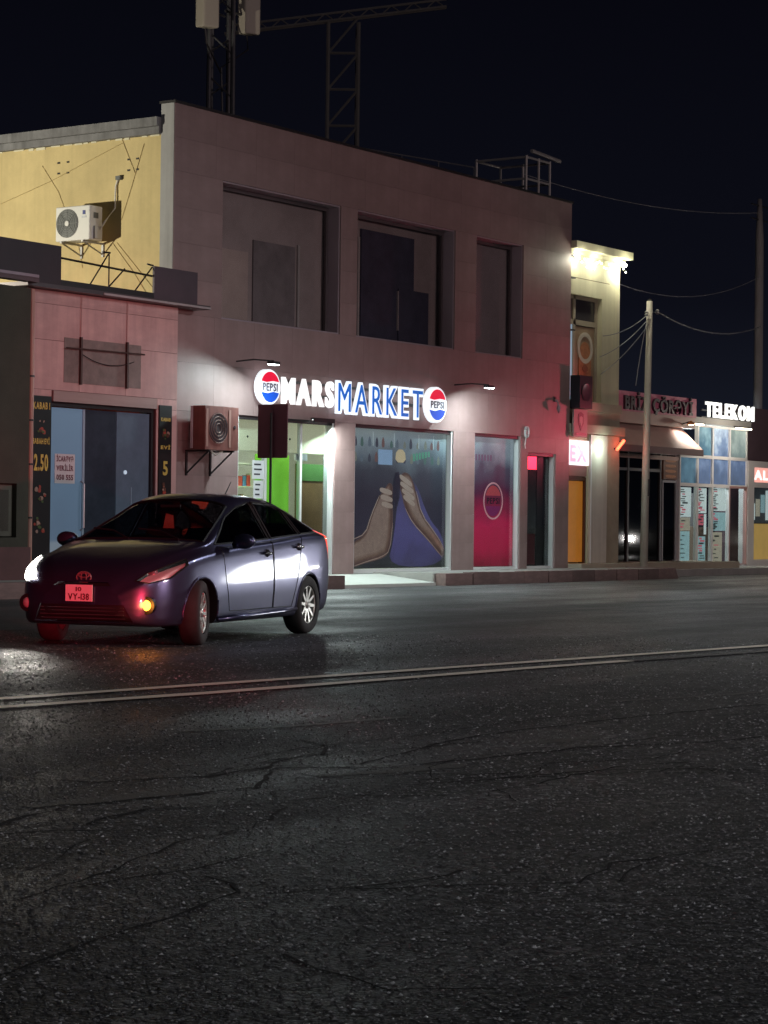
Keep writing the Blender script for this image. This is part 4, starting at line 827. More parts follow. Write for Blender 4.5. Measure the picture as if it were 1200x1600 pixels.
def post(a, b, c, d, m_, ink=0):
    p = box('poster', m_, tk, a, b, H_+.012, H_+.02, c, d)
    ink *= 3
    for i in range(ink):
        zz = d - (i+1)*(d-c)/(ink+1); xx = a + rnd.uniform(.03, .2)
        box('poster_mark', M('mark_grey', (.16, .20, .20), .6) if rnd.random() < .7 else PC[2], p, xx, min(b-.03, xx + rnd.uniform(.12, .3)), H_+.007, H_+.0115, zz-.014, zz+rnd.choice((.010, .014, .03)))
post(51.36, 52.05, 1.45, 2.2, PC[0], 4); post(51.36, 52.0, 1.1, 1.43, PC[3], 1); post(51.36, 51.98, .3, 1.08, PC[1], 2)
post(52.38, 52.95, 1.55, 2.2, PC[0], 5); post(52.44, 52.78, 1.24, 1.52, PC[2], 1); post(52.82, 52.95, 1.0, 1.53, PC[0]); post(52.4, 52.9, .32, .95, PC[1], 3)
post(53.24, 54.1, 1.62, 2.22, PC[0], 4); post(53.24, 54.1, 1.1, 1.58, PC[1], 3); post(53.24, 53.9, .28, 1.06, PC[3], 2)
box('counter', M('counter_brown', (.22, .14, .10), .5), tk, 54.3, 55.2, 26.6, 27.1, .2, 1.2); box('shelf_unit', M('shelf_grey', (.35, .33, .32), .5), tk, 54.35, 54.85, 26.9, 27.3, .2, 2.1)
lamp('phone_shop_light', 'POINT', (53.6, 26.6, 3.4), 260, (.85, .95, 1), .15)
t = thing('lit_sign', 'glowing white TELEKOM letters on top of the phone shop', 'sign', (54, H_, 4.02))
letters('TELEKOM', 52.62, 55.55, 4.06, 4.45, 25.50, .05, EM('telekom_white', (1, 1, .97), 1.2), t, .03, gap=.17)
box('rail', DARK, t, 52.5, 55.6, 25.56, 25.60, 4.022, 4.06); box('rail', DARK, t, 52.5, 55.6, 25.56, 25.60, 4.2, 4.24)
for x_ in (51.9, 54.8):
    t = thing('strip_lamp', 'warm strip lamp under the phone shop header, ' + ('beside the bread shop fascia' if x_ < 53 else 'below the last sign letters'), 'lamp', (x_, H_-.2, 3.83), 'strip lamps under the phone shop header')
    box('tube', EM('strip_warm', (1, .88, .66), 5), t, x_-.45, x_+.45, H_-.19, H_-.13, 3.80, 3.84); box('housing', DARK, t, x_-.5, x_+.5, H_-.2, H_-.101, 3.842, 3.87)
lamp('strip_light', 'POINT', (53.6, H_-1.3, 3.7), 90, (1, .9, .75), .1)
# last shop at the right edge
ls = thing('kiosk', 'white framed shop window with a yellow lower panel at the right edge', 'building', (57.5, 25.7, .15))
holes_wall(MB(), 55.31, 62, .15, 2.99, H_-.08, H_+.2, [(55.68, 61.5, .33, 2.28), (55.68, 61.5, 2.42, 2.82)]).build('wall', M('kiosk_white', (.66, .63, .62), .55, var=.06), ls)
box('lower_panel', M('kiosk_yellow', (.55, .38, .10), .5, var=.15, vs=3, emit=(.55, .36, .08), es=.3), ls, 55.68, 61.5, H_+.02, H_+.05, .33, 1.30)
box('sign_band', M('kiosk_red', (.75, .30, .24), .5, var=.5, vs=6, emit=(.95, .45, .38), es=.8), ls, 55.68, 61.5, H_-.02, H_+.01, 2.42, 2.82)
letters('AL', 55.80, 56.7, 2.5, 2.75, H_-.025, .004, EM('kiosk_letter', (1, .95, .92), 1.1), ls, .04)
sh = box('display', M('display_dark', (.10, .12, .16), .4), ls, 55.68, 61.5, H_+.1, H_+.13, 1.32, 2.27)
for i in range(9):
    xx = 55.85+i*.32; box('display_item', [PC[0], PC[3], M('item_cyan', (.4, .6, .65), .5, emit=(.4, .6, .65), es=.5)][i % 3], sh, xx, xx+.24, H_+.08, H_+.099, 1.4+.1*(i % 3), 1.85+.12*(i % 4))
box('kiosk_roof', DARK, ls, 55.31, 62, H_+.21, 29, 2.8, 2.95); box('pane', GLASS, ls, 55.68, 61.5, H_-.01, H_-.004, 1.30, 2.28)
rw = thing('plum_wall', 'dim plum wall rising behind the kiosk at the right edge', 'wall', (60, 26.5, .2))
box('wall', M('plum_wall', (.11, .065, .08), .8, var=.2), rw, 55.35, 75, 26.2, 26.5, .2, 4.5)

# ================================================================== POLES AND WIRES
t = thing('utility_pole', 'pale slim concrete pole standing in front of the bread shop', 'pole', (47.08, 24.38, .3))
CP = M('pole_concrete', (.46, .42, .36), .75, var=.15, vs=2, streak=.2)
MB().tube([(47.08, 24.38, .1), (47.15, 24.38, 3), (47.24, 24.38, 6.5)], [.095, .085, .07], 10).build('shaft', CP, t, True)
MB().tube([(47.24, 24.38, 6.5), (47.24, 24.38, 6.55)], .05, 8).build('cap', DARK, t)
MB().tube([(47.11, 24.29, 1.9), (47.13, 24.29, 2.3)], .03, 6).build('cable_clamp', DARK, t)
for (xx, zz) in ((47.6, 6.28), (47.05, 6.2)): MB().lathe([(.02, zz-.06), (.05, zz-.03), (.03, zz), (.05, zz+.03), (.02, zz+.06)], 8, 'Z', (xx, 24.36, 0)).build('insulator', M('insulator', (.35, .33, .33), .4), t)
MB().bar((47.2, 24.36, 6.25), (47.6, 24.36, 6.26), .02).build('arm', DARK, t)
t = thing('utility_pole', 'dim tall pole far right behind the phone shop', 'pole', (59.1, 27, .2))
MB().tube([(59.1, 27, 0), (59.08, 27, 9.4), (59.07, 27, 10.6)], [.14, .12, .06], 10).build('shaft', M('pole_dim', (.24, .22, .22), .7), t, True)
for z in (10.0, 10.4): MB().bar((58.5, 27, z), (59.6, 27, z), .03).build('crossarm', DARK, t)
WM = M('wire', (.24, .24, .25), .5)
for k, (p, q, dr_, lb) in enumerate((((47.2, 24.36, 6.22), (45.9, 24.89, 5.6), .12, 'upper cable from the pale pole to the cream wall'), ((47.18, 24.36, 6.1), (45.75, 24.89, 5.1), .12, 'middle cable from the pale pole to the cream wall'), ((47.16, 24.36, 5.95), (45.8, 24.89, 4.7), .1, 'lowest cable from the pale pole to the cream wall'),
      ((47.6, 24.36, 6.28), (59.05, 26.9, 6.95), .35, 'bright cable from the pale pole to the far pole'), ((46.7, 25.2, 7.0), (59.05, 26.9, 8.4), .5, 'faint upper cable running to the far pole'), ((44.0, 26, 9.2), (59.05, 26.9, 10.2), .3, 'faint topmost cable from the roof railing to the far pole'),
      ((47.14, 24.40, 6.0), (47.0, 24.6, 4.5), -.1, 'loose cable hanging down beside the pale pole'))):
    tag(MB().tube(sag(p, q, dr_), .016 if k == 3 else .010, 5).build('cable', WM), lb, 'cable')

# ================================================================== THE CAR
def curve_fn(tab):
    """smooth monotone-ish interpolation through (x, value) pairs"""
    xs = [p[0] for p in tab]; ys = [p[1] for p in tab]; n = len(xs)
    d = [(ys[i+1]-ys[i])/(xs[i+1]-xs[i]) for i in range(n-1)]
    m = [d[0]] + [0 if d[i-1]*d[i] <= 0 else 2*d[i-1]*d[i]/(d[i-1]+d[i]) for i in range(1, n-1)] + [d[-1]]
    def f(x):
        if x <= xs[0]: return ys[0]
        if x >= xs[-1]: return ys[-1]
        i = max(k for k in range(n-1) if xs[k] <= x); h = xs[i+1]-xs[i]; t = (x-xs[i])/h
        return (2*t**3-3*t*t+1)*ys[i] + (t**3-2*t*t+t)*h*m[i] + (-2*t**3+3*t*t)*ys[i+1] + (t**3-t*t)*h*m[i+1]
    return f
z_top = curve_fn([(-2.23, .80), (-2.20, .95), (-2.14, 1.07), (-2.0, 1.15), (-1.75, 1.25), (-1.4, 1.36), (-1.0, 1.445), (-.55, 1.488), (-.2, 1.485), (.12, 1.42), (.5, 1.265), (.8, 1.125), (1.05, 1.015), (1.3, .965), (1.6, .90), (1.85, .83), (2.05, .745), (2.16, .66), (2.23, .56)])
z_bot = curve_fn([(-2.23, .42), (-2.15, .30), (-1.9, .22), (-1, .19), (1.2, .19), (1.9, .19), (2.15, .22), (2.23, .30)])
half = curve_fn([(-2.23, .62), (-2.17, .74), (-2.0, .81), (-1.6, .858), (-1.0, .872), (0, .872), (1.0, .868), (1.5, .855), (1.85, .80), (2.05, .70), (2.16, .58), (2.23, .40)])
z_belt = curve_fn([(-2.23, .72), (-2.15, .95), (-2.0, 1.06), (-1.5, 1.06), (-.5, 1.005), (.5, .945), (1.05, .90), (1.5, .84), (1.85, .745), (2.05, .655), (2.16, .58), (2.23, .48)])
w_roof = curve_fn([(-2.23, .50), (-2.0, .60), (-1.5, .60), (-.5, .585), (.12, .575), (.6, .66), (1.05, .735), (1.5, .66), (1.9, .55), (2.1, .45), (2.23, .30)])
def section(x):
    zt, zb, w, zl, wr = z_top(x), z_bot(x), half(x), z_belt(x), w_roof(x)
    g = max(0, zt - zl); e = min(.10, g*.30)
    ctrl = [(0, zb), (.55*w, zb), (.88*w, zb+.005), (.965*w, zb+.05), (.99*w, zb+.14*(zl-zb)/.6+.03), (w, zb+.45*(zl-zb)), (.995*w, zb+.68*(zl-zb)), (.975*w, zl-.045), (.94*w, zl),
            (.94*w + (wr-.94*w)*.35, zl+(zt-e-zl)*.36), (.94*w + (wr-.94*w)*.70, zl+(zt-e-zl)*.72), (wr, zt-e), (wr*.80, zt-e*.36), (wr*.45, zt-e*.07), (0, zt)]
    out = []
    for i in range(len(ctrl)-1):
        p0 = ctrl[max(i-1, 0)] if i else (-ctrl[1][0], ctrl[1][1]); p1, p2 = ctrl[i], ctrl[i+1]; p3 = ctrl[i+2] if i+2 < len(ctrl) else (-ctrl[-2][0], ctrl[-2][1])
        for s_ in range(3):
            t = s_/3
            out.append(tuple(.5*((2*p1[k]) + (-p0[k]+p2[k])*t + (2*p0[k]-5*p1[k]+4*p2[k]-p3[k])*t*t + (-p0[k]+3*p1[k]-3*p2[k]+p3[k])*t**3) for k in (0, 1)))
    out.append(ctrl[-1]); return out
def car_shell():
    xs = [-2.23, -2.215, -2.19, -2.15, -2.10] + [-2.03 + i*(1.98+2.03)/78 for i in range(79)] + [2.03, 2.08, 2.12, 2.16, 2.19, 2.215, 2.23]
    bm = bmesh.new(); rings = []
    for x in xs:
        h = section(x); rg = [bm.verts.new((x, y, z)) for y, z in h] + [bm.verts.new((x, -y, z)) for y, z in reversed(h[1:-1])]
        rings.append(rg)
    n = len(rings[0])
    for a, b in zip(rings[:-1], rings[1:]):
        for q in range(n): bm.faces.new((a[q], a[(q+1) % n], b[(q+1) % n], b[q]))
    bm.faces.new(rings[0]); bm.faces.new(list(reversed(rings[-1])))
    bmesh.ops.recalc_face_normals(bm, faces=bm.faces)
    return bm
AX = (1.36, -1.34); RA = .345
def cut_arches(bm):
    me = bpy.data.meshes.new('shell'); bm.to_mesh(me); bm.free()
    ob = bpy.data.objects.new('shell', me); COL.objects.link(ob); tmp = [ob]
    for ax in AX:
        for s_ in (-1, 1):
            c = MB(); y0, y1 = (.55, 1.1) if s_ > 0 else (-1.1, -.55)
            c.tube([(ax, y0, .30), (ax, y1, .30)], RA, 40); co = c.build('cutter', None); tmp.append(co)
            md = ob.modifiers.new('b', 'BOOLEAN'); md.object = co; md.operation = 'DIFFERENCE'; md.solver = 'EXACT'
    dg = bpy.context.evaluated_depsgraph_get(); dg.update()
    m2 = bpy.data.meshes.new_from_object(ob.evaluated_get(dg))
    for o in tmp: bpy.data.objects.remove(o)
    b2 = bmesh.new(); b2.from_mesh(m2); return b2
def inside(poly, p):
    s_ = 0
    for i in range(len(poly)):
        a, b = poly[i], poly[(i+1) % len(poly)]; c = (b[0]-a[0])*(p[1]-a[1]) - (b[1]-a[1])*(p[0]-a[0])
        if abs(c) < 1e-9: continue
        if s_ == 0: s_ = 1 if c > 0 else -1
        elif (c > 0) != (s_ > 0): return False
    return True
def take(bm, d, poly, lim=.05, extra=None):
    """cut a convex outline, seen along d, into the skin and lift that patch out as its own bmesh"""
    d = Vector(d).normalized()
    if abs(d.z) > .9: ua, va = Vector((1, 0, 0)), Vector((0, 1, 0))
    else: ua = Vector((0, 0, 1)).cross(d).normalized(); va = Vector((0, 0, 1))
    uv = lambda p: (p.dot(ua), p.dot(va))
    lo_ = (min(p[0] for p in poly)-.15, min(p[1] for p in poly)-.15); hi_ = (max(p[0] for p in poly)+.15, max(p[1] for p in poly)+.15)
    def near(f):
        if f.normal.dot(d) < lim: return False
        c = uv(f.calc_center_median()); return lo_[0] < c[0] < hi_[0] and lo_[1] < c[1] < hi_[1] and (extra is None or extra(f.calc_center_median()))
    for i in range(len(poly)):
        a, b = poly[i], poly[(i+1) % len(poly)]
        pa = ua*a[0]+va*a[1]; e = ua*(b[0]-a[0])+va*(b[1]-a[1]); no = d.cross(e).normalized()
        fs = [f for f in bm.faces if near(f)]
        geom = list({v for f in fs for v in f.verts}) + list({x for f in fs for x in f.edges}) + fs
        bmesh.ops.bisect_plane(bm, geom=geom, plane_co=pa, plane_no=no, dist=1e-5)
    sel = [f for f in bm.faces if near(f) and inside(poly, uv(f.calc_center_median()))]
    out = bmesh.new(); vm = {}
    for f in sel:
        vs_ = []
        for v in f.verts:
            if v not in vm: vm[v] = out.verts.new(v.co); 
            vs_.append(vm[v])
        try: out.faces.new(vs_)
        except ValueError: pass
    out.normal_update()
    bmesh.ops.delete(bm, geom=sel, context='FACES')
    return out
PAINTC = M('car_paint', (.085, .085, .165), .32, .80, var=.05, vs=6, coat=.6)
CGLASS = GL('car_glass', (.30, .32, .33), 1.0, .02); CGS = GL('car_side_glass', (.10, .10, .11), 1.0, .02)
TRIM = M('car_trim', (.012, .012, .014), .45); RUB = M('tyre_rubber', (.035, .034, .033), .8, var=.25, vs=12); ALLOY = M('alloy', (.55, .54, .50), .35, .8); CHROME = M('chrome', (.75, .74, .75), .15, 1)
car = thing('parked_car', 'silver lavender hatchback car turning across the road with one headlight lit', 'car', (18.05, 14.67, 0)); car['_local'] = 1
car.name = 'hatchback_car'
car.rotation_euler = (0, 0, R(193.7))
def emit_bm(bm, name, mat, parent, smooth=True, thick=0.):
    me = bpy.data.meshes.new(name); bm.to_mesh(me); bm.free(); return link(name, me, mat, parent, smooth)
sh_ = cut_arches(car_shell()); sh_.normal_update()
for f in sh_.faces: f.smooth = True
BV = BVHTree.FromBMesh(sh_)
# wheel arch liners
liners = []; kill = []
for ax in AX:
    for s_ in (1, -1):
        lb = bmesh.new(); vm = {}
        for f in sh_.faces:
            c = f.calc_center_median(); r_ = math.hypot(c.x-ax, c.z-.30)
            if c.y*s_ > .54 and ((r_ < RA+.003 and abs(f.normal.y) < .5) or (r_ < RA-.002 and abs(abs(c.y)-.55) < .01)):
                kill.append(f)
                for v in f.verts:
                    if v not in vm: vm[v] = lb.verts.new(v.co)
                try: lb.faces.new([vm[v] for v in f.verts])
                except ValueError: pass
        liners.append(lb)
bmesh.ops.delete(sh_, geom=kill, context='FACES')
def shift(bm, amt):
    bm.normal_update()
    for v in bm.verts: v.co += v.normal*amt
    return bm
def seam(bm, name, mat, parent, r=.006):
    mb = MB()
    for e in bm.edges:
        if e.is_boundary: mb.tube([e.verts[0].co, e.verts[1].co], r, 4, False)
    o = mb.build(name, mat, parent); return o
parts = []
SIDE = [('side_window', [(.93, .965), (.33, 1.235), (.0, 1.345), (-.30, 1.395), (-.33, 1.02)]), ('side_window', [(-.40, 1.025), (-.385, 1.40), (-.80, 1.385), (-1.10, 1.335), (-1.14, 1.065)]), ('quarter_window', [(-1.20, 1.07), (-1.18, 1.32), (-1.45, 1.235), (-1.66, 1.14), (-1.68, 1.09)])]
PILLARS = [[(-.335, 1.018), (-.305, 1.393), (-.38, 1.398), (-.395, 1.023)], [(-1.145, 1.067), (-1.105, 1.332), (-1.175, 1.318), (-1.195, 1.07)]]
DOORS = [[(.80, .31), (.84, .62), (.95, .93), (-.345, .995), (-.345, .31)], [(-.365, .31), (-.365, .995), (-1.20, 1.045), (-1.02, .66), (-.95, .45), (-.90, .31)]]
for s_ in (1, -1):
    d = (0, s_, 0)
    fl = (lambda P: [(-x, z) for x, z in P]) if s_ > 0 else (lambda P: P)     # u runs along -x seen from +y
    for nm, P in SIDE: parts.append((nm, take(sh_, d, fl(P), .12), s_))
    for P in PILLARS: parts.append(('pillar_trim', take(sh_, d, fl(P), .12), s_))
    for P in DOORS: parts.append(('door', take(sh_, d, fl(P), .12), s_))
    a = R(50)*s_; hd = (math.cos(a), math.sin(a), 0)
    def U(x, y): return x*-math.sin(a) + y*math.cos(a)
    HL = [(U(2.09, .46*s_), .625), (U(2.02, .56*s_), .605), (U(1.86, .74*s_), .655), (U(1.62, .82*s_), .775), (U(1.60, .80*s_), .835), (U(1.82, .70*s_), .775), (U(2.0, .55*s_), .70)]
    parts.append(('headlight', take(sh_, hd, HL, -.2, lambda c: c.x > 1.3 and c.y*s_ > .2), s_))
    tl = R(150)*s_
    def U2(x, y): return x*-math.sin(tl) + y*math.cos(tl)
    TL = [(U2(-1.98, .76*s_), 1.10), (U2(-1.86, .80*s_), 1.12), (U2(-2.06, .80*s_), .80), (U2(-2.14, .74*s_), .78), (U2(-2.12, .70*s_), .95)]
    parts.append(('tail_light', take(sh_, (math.cos(tl), math.sin(tl), 0), TL, -.2, lambda c: c.x < -1.7 and c.y*s_ > .2), s_))
parts.append(('windshield', take(sh_, (0, 0, 1), [(1.04, -.70), (1.04, .70), (.14, .535), (.14, -.535)], .2), 0))
parts.append(('rear_glass', take(sh_, (0, 0, 1), [(-1.0, .52), (-1.0, -.52), (-1.95, -.55), (-1.95, .55)], .2), 0))
parts.append(('lower_grille', take(sh_, (1, 0, 0), [(-.52, .235), (.52, .235), (.44, .40), (-.44, .40)], .1), 0))
parts.append(('upper_grille', take(sh_, (1, 0, 0), [(-.30, .575), (.30, .575), (.26, .61), (-.26, .61)], .05), 0))
HLC = GL('lamp_clear', (.9, .9, .9)); REDL = M('tail_red', (.55, .03, .02), .2, coat=.5, emit=(1, .08, .04), es=1.6)
for nm, bm_, s_ in parts:
    if not bm_.faces: bm_.free(); continue
    if nm in ('side_window', 'quarter_window', 'windshield', 'rear_glass'):
        sm = seam(bm_, 'window_seal', TRIM, car, .011); o = emit_bm(shift(bm_, -.006), nm, CGLASS if nm in ('windshield',) else CGS, car)
    elif nm == 'door':
        cx_ = sum(v.co.x for v in bm_.verts)/len(bm_.verts); sm = seam(bm_, 'door_gap', TRIM, car, .0045); o = emit_bm(shift(bm_, -.001), nm, PAINTC, car)
        hx, hz = (-.17, .875) if cx_ > -.3 else (-1.02, .935)
        h = BV.ray_cast(Vector((hx, 1.5*s_, hz)), Vector((0, -s_, 0)))[0]
        MB().tube([h+Vector((-.02, -.01*s_, 0)), h+Vector((.0, .004*s_, 0))], .04, 12).build('handle_recess', TRIM, o)
        MB().tube([h+Vector((-.10, .01*s_, .0)), h+Vector((-.06, .035*s_, 0)), h+Vector((.06, .035*s_, .0)), h+Vector((.09, .01*s_, 0))], [.012, .016, .016, .012], 8).build('handle', CHROME, o, True)
    elif nm == 'headlight':
        sm = seam(bm_, 'headlight_edge', TRIM, car, .006)
        bow = bm_.copy(); shift(bow, -.045 if s_ > 0 else .012); o = emit_bm(bm_, nm, HLC, car)
        emit_bm(bow, 'reflector', EM('reflector_lit', (1, .97, .86), 18) if s_ < 0 else M('reflector', (.85, .78, .74), .35, .3), o)
        c0 = Vector((1.93, .60*s_, .69)); 
        lit = s_ < 0
        pj = MB().lathe([(0, .0), (.03, .004), (.055, .022), (.058, .05), (0, .05)], 18, 'X', (0, 0, 0)).build('projector', EM('headlamp_glow', (1, .97, .88), 60) if lit else M('projector_glass', (.25, .25, .26), .1), o, True)
        pj.location = c0 + Vector((.02, .0, 0)); pj.rotation_euler = (0, 0, R(180 + 14*s_))
    elif nm == 'tail_light': o = emit_bm(bm_, nm, REDL, car)
    else: o = emit_bm(shift(bm_, -.012), nm, TRIM, car)
for lb in liners: emit_bm(lb, 'wheel_arch', TRIM, car, False)
body = emit_bm(sh_, 'body', PAINTC, car)
# wheel arch lips, sill, bumper lines
for s_ in (1, -1):
    for ax in AX:
        pts = []
        for a in range(-8, 189, 7):
            q = Vector((ax+(RA+.012)*math.cos(R(a)), 1.5*s_, .30+(RA+.012)*math.sin(R(a)))); h = BV.ray_cast(q, Vector((0, -s_, 0)))[0]
            if h and abs(h.y) > .7: pts.append(h + Vector((0, .001*s_, 0)))
        if len(pts) > 3: MB().tube(pts, .010, 6).build('arch_lip', PAINTC, car, True)
    MB().tube([(1.0, .855*s_, .235), (.3, .868*s_, .25), (-.6, .868*s_, .265), (-.98, .86*s_, .28)], [.02, .028, .028, .02], 8).build('sill', PAINTC, car, True)
    # mirror
    mm = MB().lathe([(0, -.075), (.05, -.07), (.085, -.02), (.09, .05), (.06, .085), (0, .09)], 18, 'X', (0, 0, 0)).build('mirror', PAINTC, car, True)
    mm.location = (.66, .985*s_, 1.0); mm.scale = (.85, 1.25, .85)
    mg = MB().lathe([(0, -.002), (.07, 0), (.072, .006)], 16, 'X', (-.075, 0, 0)).build('mirror_glass', CHROME, mm)
    MB().tube([(.68, .86*s_, .955), (.66, .93*s_, .975)], .03, 8).build('mirror_arm', TRIM, car, True)
    # fog lamp pocket with indicator
    pk_ = BV.ray_cast(Vector((3, .63*s_, .40)), Vector((-1, 0, 0)))[0]
    MB().tube([pk_+Vector((-.05, 0, 0)), pk_+Vector((.004, 0, 0))], .085, 16).build('fog_pocket', TRIM, car)
    MB().lathe([(0, .022), (.03, .018), (.05, .004), (.052, -.02)], 16, 'X', tuple(pk_)).build('indicator', EM('indicator_amber', (1, .33, .03), 9) if s_ > 0 else M('fog_lens', (.4, .4, .4), .1), car, True)
    tr = BV.ray_cast(Vector((3, .80*s_, .33)), Vector((-1, 0, 0)))[0]
for z in (.27, .305, .34, .37):
    h = BV.ray_cast(Vector((3, 0, z)), Vector((-1, 0, 0)))[0]; MB().tube([(h.x-.02, -.44, z), (h.x-.006, 0, z), (h.x-.02, .44, z)], .006, 5).build('grille_bar', M('grille_slat', (.05, .05, .055), .4), car)
# emblem and plate
h = BV.ray_cast(Vector((3, 0, .66)), Vector((-1, 0, 0)))[0]
em = MB()
for (rw_, rh_) in ((.075, .052), (.028, .05), (.055, .02)):
    em.tube([(h.x+.018 - (.10 if False else 0), rw_*math.cos(R(a)), .655 + (.018 if rh_ == .02 else 0) + rh_*math.sin(R(a))) for a in range(0, 361, 15)], .007, 5, False)
em.build('emblem', M('emblem_chrome_redlit', (.8, .5, .5), .2, .8), car)  # chrome tinted pink, the red brake glow put into its colour
px = BV.ray_cast(Vector((3, .0, .49)), Vector((-1, 0, 0)))[0].x + .015
plate = box('licence_plate', M('plate_white', (.85, .80, .80), .45, var=.03), car, px, px+.012, -.15, .13, .43, .585)
plate['label'] = 'square two line licence plate glowing in red light'
PI_ = M('plate_ink', (.10, .02, .02), .6)
for t_, y0, y1, z0, z1 in (('10', -.03, .03, .525, .565), ('VY-138', -.11, .11, .445, .505)):
    o = letters(t_, y0-.01, y1-.01, z0, z1, 0, .003, PI_, None, .02, 'plate_lettering', joined=True)[0]
    for v in o.data.vertices: v.co = Vector((px+.0145 - v.co.y, v.co.x, v.co.z))
    o.parent = plate
# roof aerial, wipers
MB().tube([(-.78, 0.1, 1.465), (-.95, .1, 1.62)], [.008, .004], 6).build('aerial', TRIM, car)
for y0, y1 in ((.45, -.1), (-.1, -.6)): MB().tube([(1.06, y0, 1.015), (.90, (y0+y1)/2, 1.095), (.84, y1, 1.115)], .009, 5).build('wiper', TRIM, car)
# cabin
SEAT = M('seat_cloth', (.10, .05, .05), .8, var=.2)
for y in (.36, -.36):
    st = MB().hexa([(-.05, y-.24, .45), (.48, y-.24, .5), (.48, y+.24, .5), (-.05, y+.24, .45), (-.05, y-.24, .58), (.5, y-.24, .64), (.5, y+.24, .64), (-.05, y+.24, .58)])
    st.hexa([(-.12, y-.23, .5), (.05, y-.23, .5), (.05, y+.23, .5), (-.12, y+.23, .5), (-.36, y-.19, 1.12), (-.24, y-.19, 1.14), (-.24, y+.19, 1.14), (-.36, y+.19, 1.12)])
    st.hexa([(-.36, y-.12, 1.15), (-.25, y-.12, 1.16), (-.25, y+.12, 1.16), (-.36, y+.12, 1.15), (-.39, y-.10, 1.32), (-.30, y-.10, 1.33), (-.30, y+.10, 1.33), (-.39, y+.10, 1.32)])
    so_ = st.build('seat', SEAT, car); bv = so_.modifiers.new('b', 'BEVEL'); bv.width = .04; bv.segments = 2
MB().hexa([(-1.2, -.6, .5), (-.75, -.6, .55), (-.75, .6, .55), (-1.2, .6, .5), (-1.4, -.55, 1.1), (-1.28, -.55, 1.12), (-1.28, .55, 1.12), (-1.4, .55, 1.1)]).build('rear_seat', SEAT, car)
MB().hexa([(.55, -.7, .6), (1.05, -.72, .6), (1.05, .72, .6), (.55, .7, .6), (.62, -.7, .93), (1.0, -.68, .985), (1.0, .68, .985), (.62, .7, .93)]).build('dashboard', TRIM, car)
sw = MB(); sw.tube([(.42+.08*math.sin(R(a)), .36+.18*math.cos(R(a)), .88+.17*math.sin(R(a))) for a in range(0, 361, 20)], .015, 6, False); sw.build('steering_wheel', TRIM, car)
MB().box(.30, .33, -.11, .11, 1.30, 1.36).build('rear_view_mirror', TRIM, car)
oo = MB().prism([(-.06, 0), (.06, 0), (.05, .13), (-.03, .15)], -.006, .006).build('red_gleam_tag', M('gleam_red', (.75, .06, .05), .6, var=.3, vs=30, emit=(.8, .06, .04), es=.25), car)  # made-up tag, self-lit, standing for a red gleam in the windshield
oo.rotation_euler = (0, 0, R(90)); oo.location = (.36, .0, 1.12)
# wheels
def wheel(ax, s_, steer):
    w = MB().lathe([(.205, -.095), (.215, -.10), (.29, -.10), (.31, -.075), (.314, 0), (.31, .075), (.29, .10), (.215, .10), (.205, .095)], 40, 'Y').build('wheel', RUB, car, True)
    w.location = (ax, .765*s_, .312); w.rotation_euler = (0, 0, R(steer))
    o_ = s_
    MB().lathe([(.206, -.09*o_), (.206, .075*o_), (.196, .09*o_), (.188, .07*o_), (.185, -.05*o_)], 36, 'Y').build('rim', ALLOY, w, True)
    MB().lathe([(0, .02*o_), (.19, .02*o_), (.19, .01*o_)], 24, 'Y').build('brake_disc', M('brake_dark', (.02, .02, .02), .5), w)
    for k in range(10):
        a = 2*math.pi*k/10 + .1; c, sn = math.cos(a), math.sin(a); t = Vector((-sn, 0, c))
        p0, p1 = Vector((c*.04, .075*o_, sn*.04)), Vector((c*.195, .085*o_, sn*.195)); b0, b1 = t*.020, t*.014; dn = Vector((0, -.03*o_, 0))
        MB().hexa([p0-b0+dn, p1-b1+dn, p1+b1+dn, p0+b0+dn, p0-b0, p1-b1, p1+b1, p0+b0]).build('spoke', ALLOY, w)
    MB().lathe([(0, .088*o_), (.04, .085*o_), (.05, .07*o_), (.05, .03*o_)], 16, 'Y').build('hub_cap', ALLOY, w, True)
for s_ in (1, -1):
    wheel(AX[0], s_, 14); wheel(AX[1], s_, 0)
l_ = lamp('headlight_beam', 'SPOT', (2.14, -.58, .68), 75, (1, .95, .85), .05, None, 80, .9); l_.rotation_euler = (R(82), 0, R(-90+0)); l_.parent = car
l_ = lamp('indicator_light', 'POINT', (2.22, .66, .40), 2.2, (1, .32, .04), .04); l_.parent = car

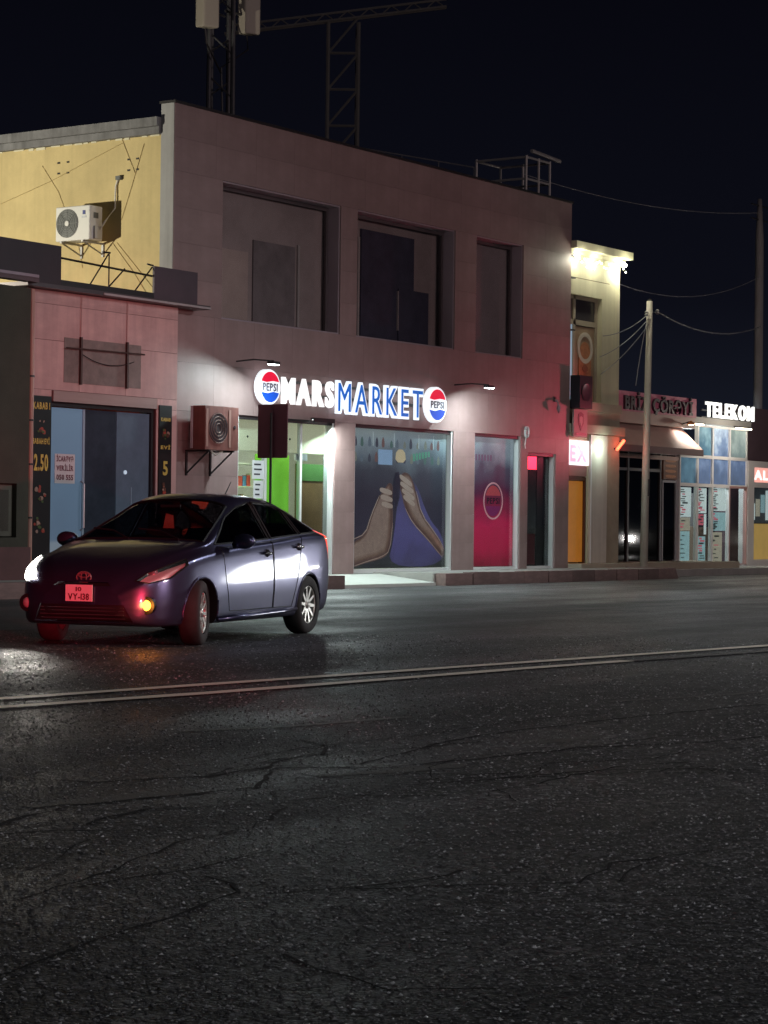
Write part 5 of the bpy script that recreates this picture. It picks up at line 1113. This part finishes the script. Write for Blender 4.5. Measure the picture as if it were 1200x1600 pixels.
# ================================================================== STREET LIGHT FROM OUTSIDE THE FRAME
def street_lamp(x, y, h, ax, ay, power, col, label, cone=160, tgt=None, size=.15):
    t = thing('street_lamp', label, 'street lamp', (x, y, 0), 'street lamps outside the picture')
    MB().tube([(x, y, 0), (x, y, h*.5), (x, y, h)], [.10, .08, .06], 10).build('post', M('lamp_post', (.25, .25, .26), .5, .5), t)
    MB().tube([(x, y, h), (x+ax*.5, y+ay*.5, h+.25), (x+ax, y+ay, h+.25)], .04, 8).build('arm', M('lamp_post', (.25, .25, .26)), t)
    MB().box(x+ax-.35, x+ax+.35, y+ay-.14, y+ay+.14, h+.20, h+.32).build('head', M('lamp_post', (.25, .25, .26)), t)
    l_ = lamp('street_light', 'SPOT', (x+ax, y+ay, h+.12), power, col, size, tgt or (x+ax, y+ay, 0), cone, .6); l_.parent = t; l_.matrix_parent_inverse = Matrix.Translation(-t.location)
street_lamp(12.0, -5.0, 9.0, 0, 1.6, 1450, (.95, .97, 1), 'street lamp on the near kerb right of the picture', 170, (20, 9, 0))
street_lamp(34.0, 6.0, 9.0, 0, 2.2, 2700, (.90, .96, 1), 'added street lamp over the far lane beyond the right edge', 118, (30, 14, 0))  # unseen lamp, added to brighten the far lane
street_lamp(27.0, -22.0, 8.0, 0, 1.6, 8800, (1, .76, .75), 'street lamp across the side street behind the photographer', 120, (36, 25, 5), 1.3)
# headlights of a car following down the street, beyond the right edge
for hx_, hy_ in ((47.0, 8.6), (47.0, 10.1)):
    lamp('following_headlight', 'SPOT', (hx_, hy_, .85), 900, (.97, .99, 1), 1.0, (18, 13.2, .5), 40, .8)
t = thing('yard_floodlight', 'floodlight on a short post in the yard behind the dark shop', 'lamp', (22.5, 30, 0))
MB().tube([(22.5, 30, 0), (22.5, 30, 4.9)], .06, 8).build('post', DARK, t); MB().box(22.4, 22.55, 29.85, 30.15, 4.9, 5.15).build('head', DARK, t)
l_ = lamp('yard_beam', 'SPOT', (22.62, 29.98, 5.05), 2600, (1, .93, .74), .08, (30.1, 27, 6.6), 110, .6); l_.parent = t; l_.matrix_parent_inverse = Matrix.Translation(-t.location)
for hx_, hy_ in ((80.0, 7.6), (80.0, 9.2), (92.0, 9.0), (92.0, 10.4)): lamp('distant_headlight', 'SPOT', (hx_, hy_, .7), 260, (1, .97, .93), .10, (47, 24, .8), 70, .8)
# brake lights of a car waiting beside the photographer
for k, (bx_, by_) in enumerate(((3.6, -1.7), (4.3, -2.6))):
    l_ = lamp('brake_light_beam', 'SPOT', (bx_, by_, .85), 15000, (1, .04, .07), .08, (16.3, 14.6, .80), 9, 1.0) if k == 0 else lamp('brake_light_beam', 'SPOT', (bx_, by_, .85), 9000, (1, .10, .12), .08, (28.2, 24.6, 3.5), 8.5, 1.0)
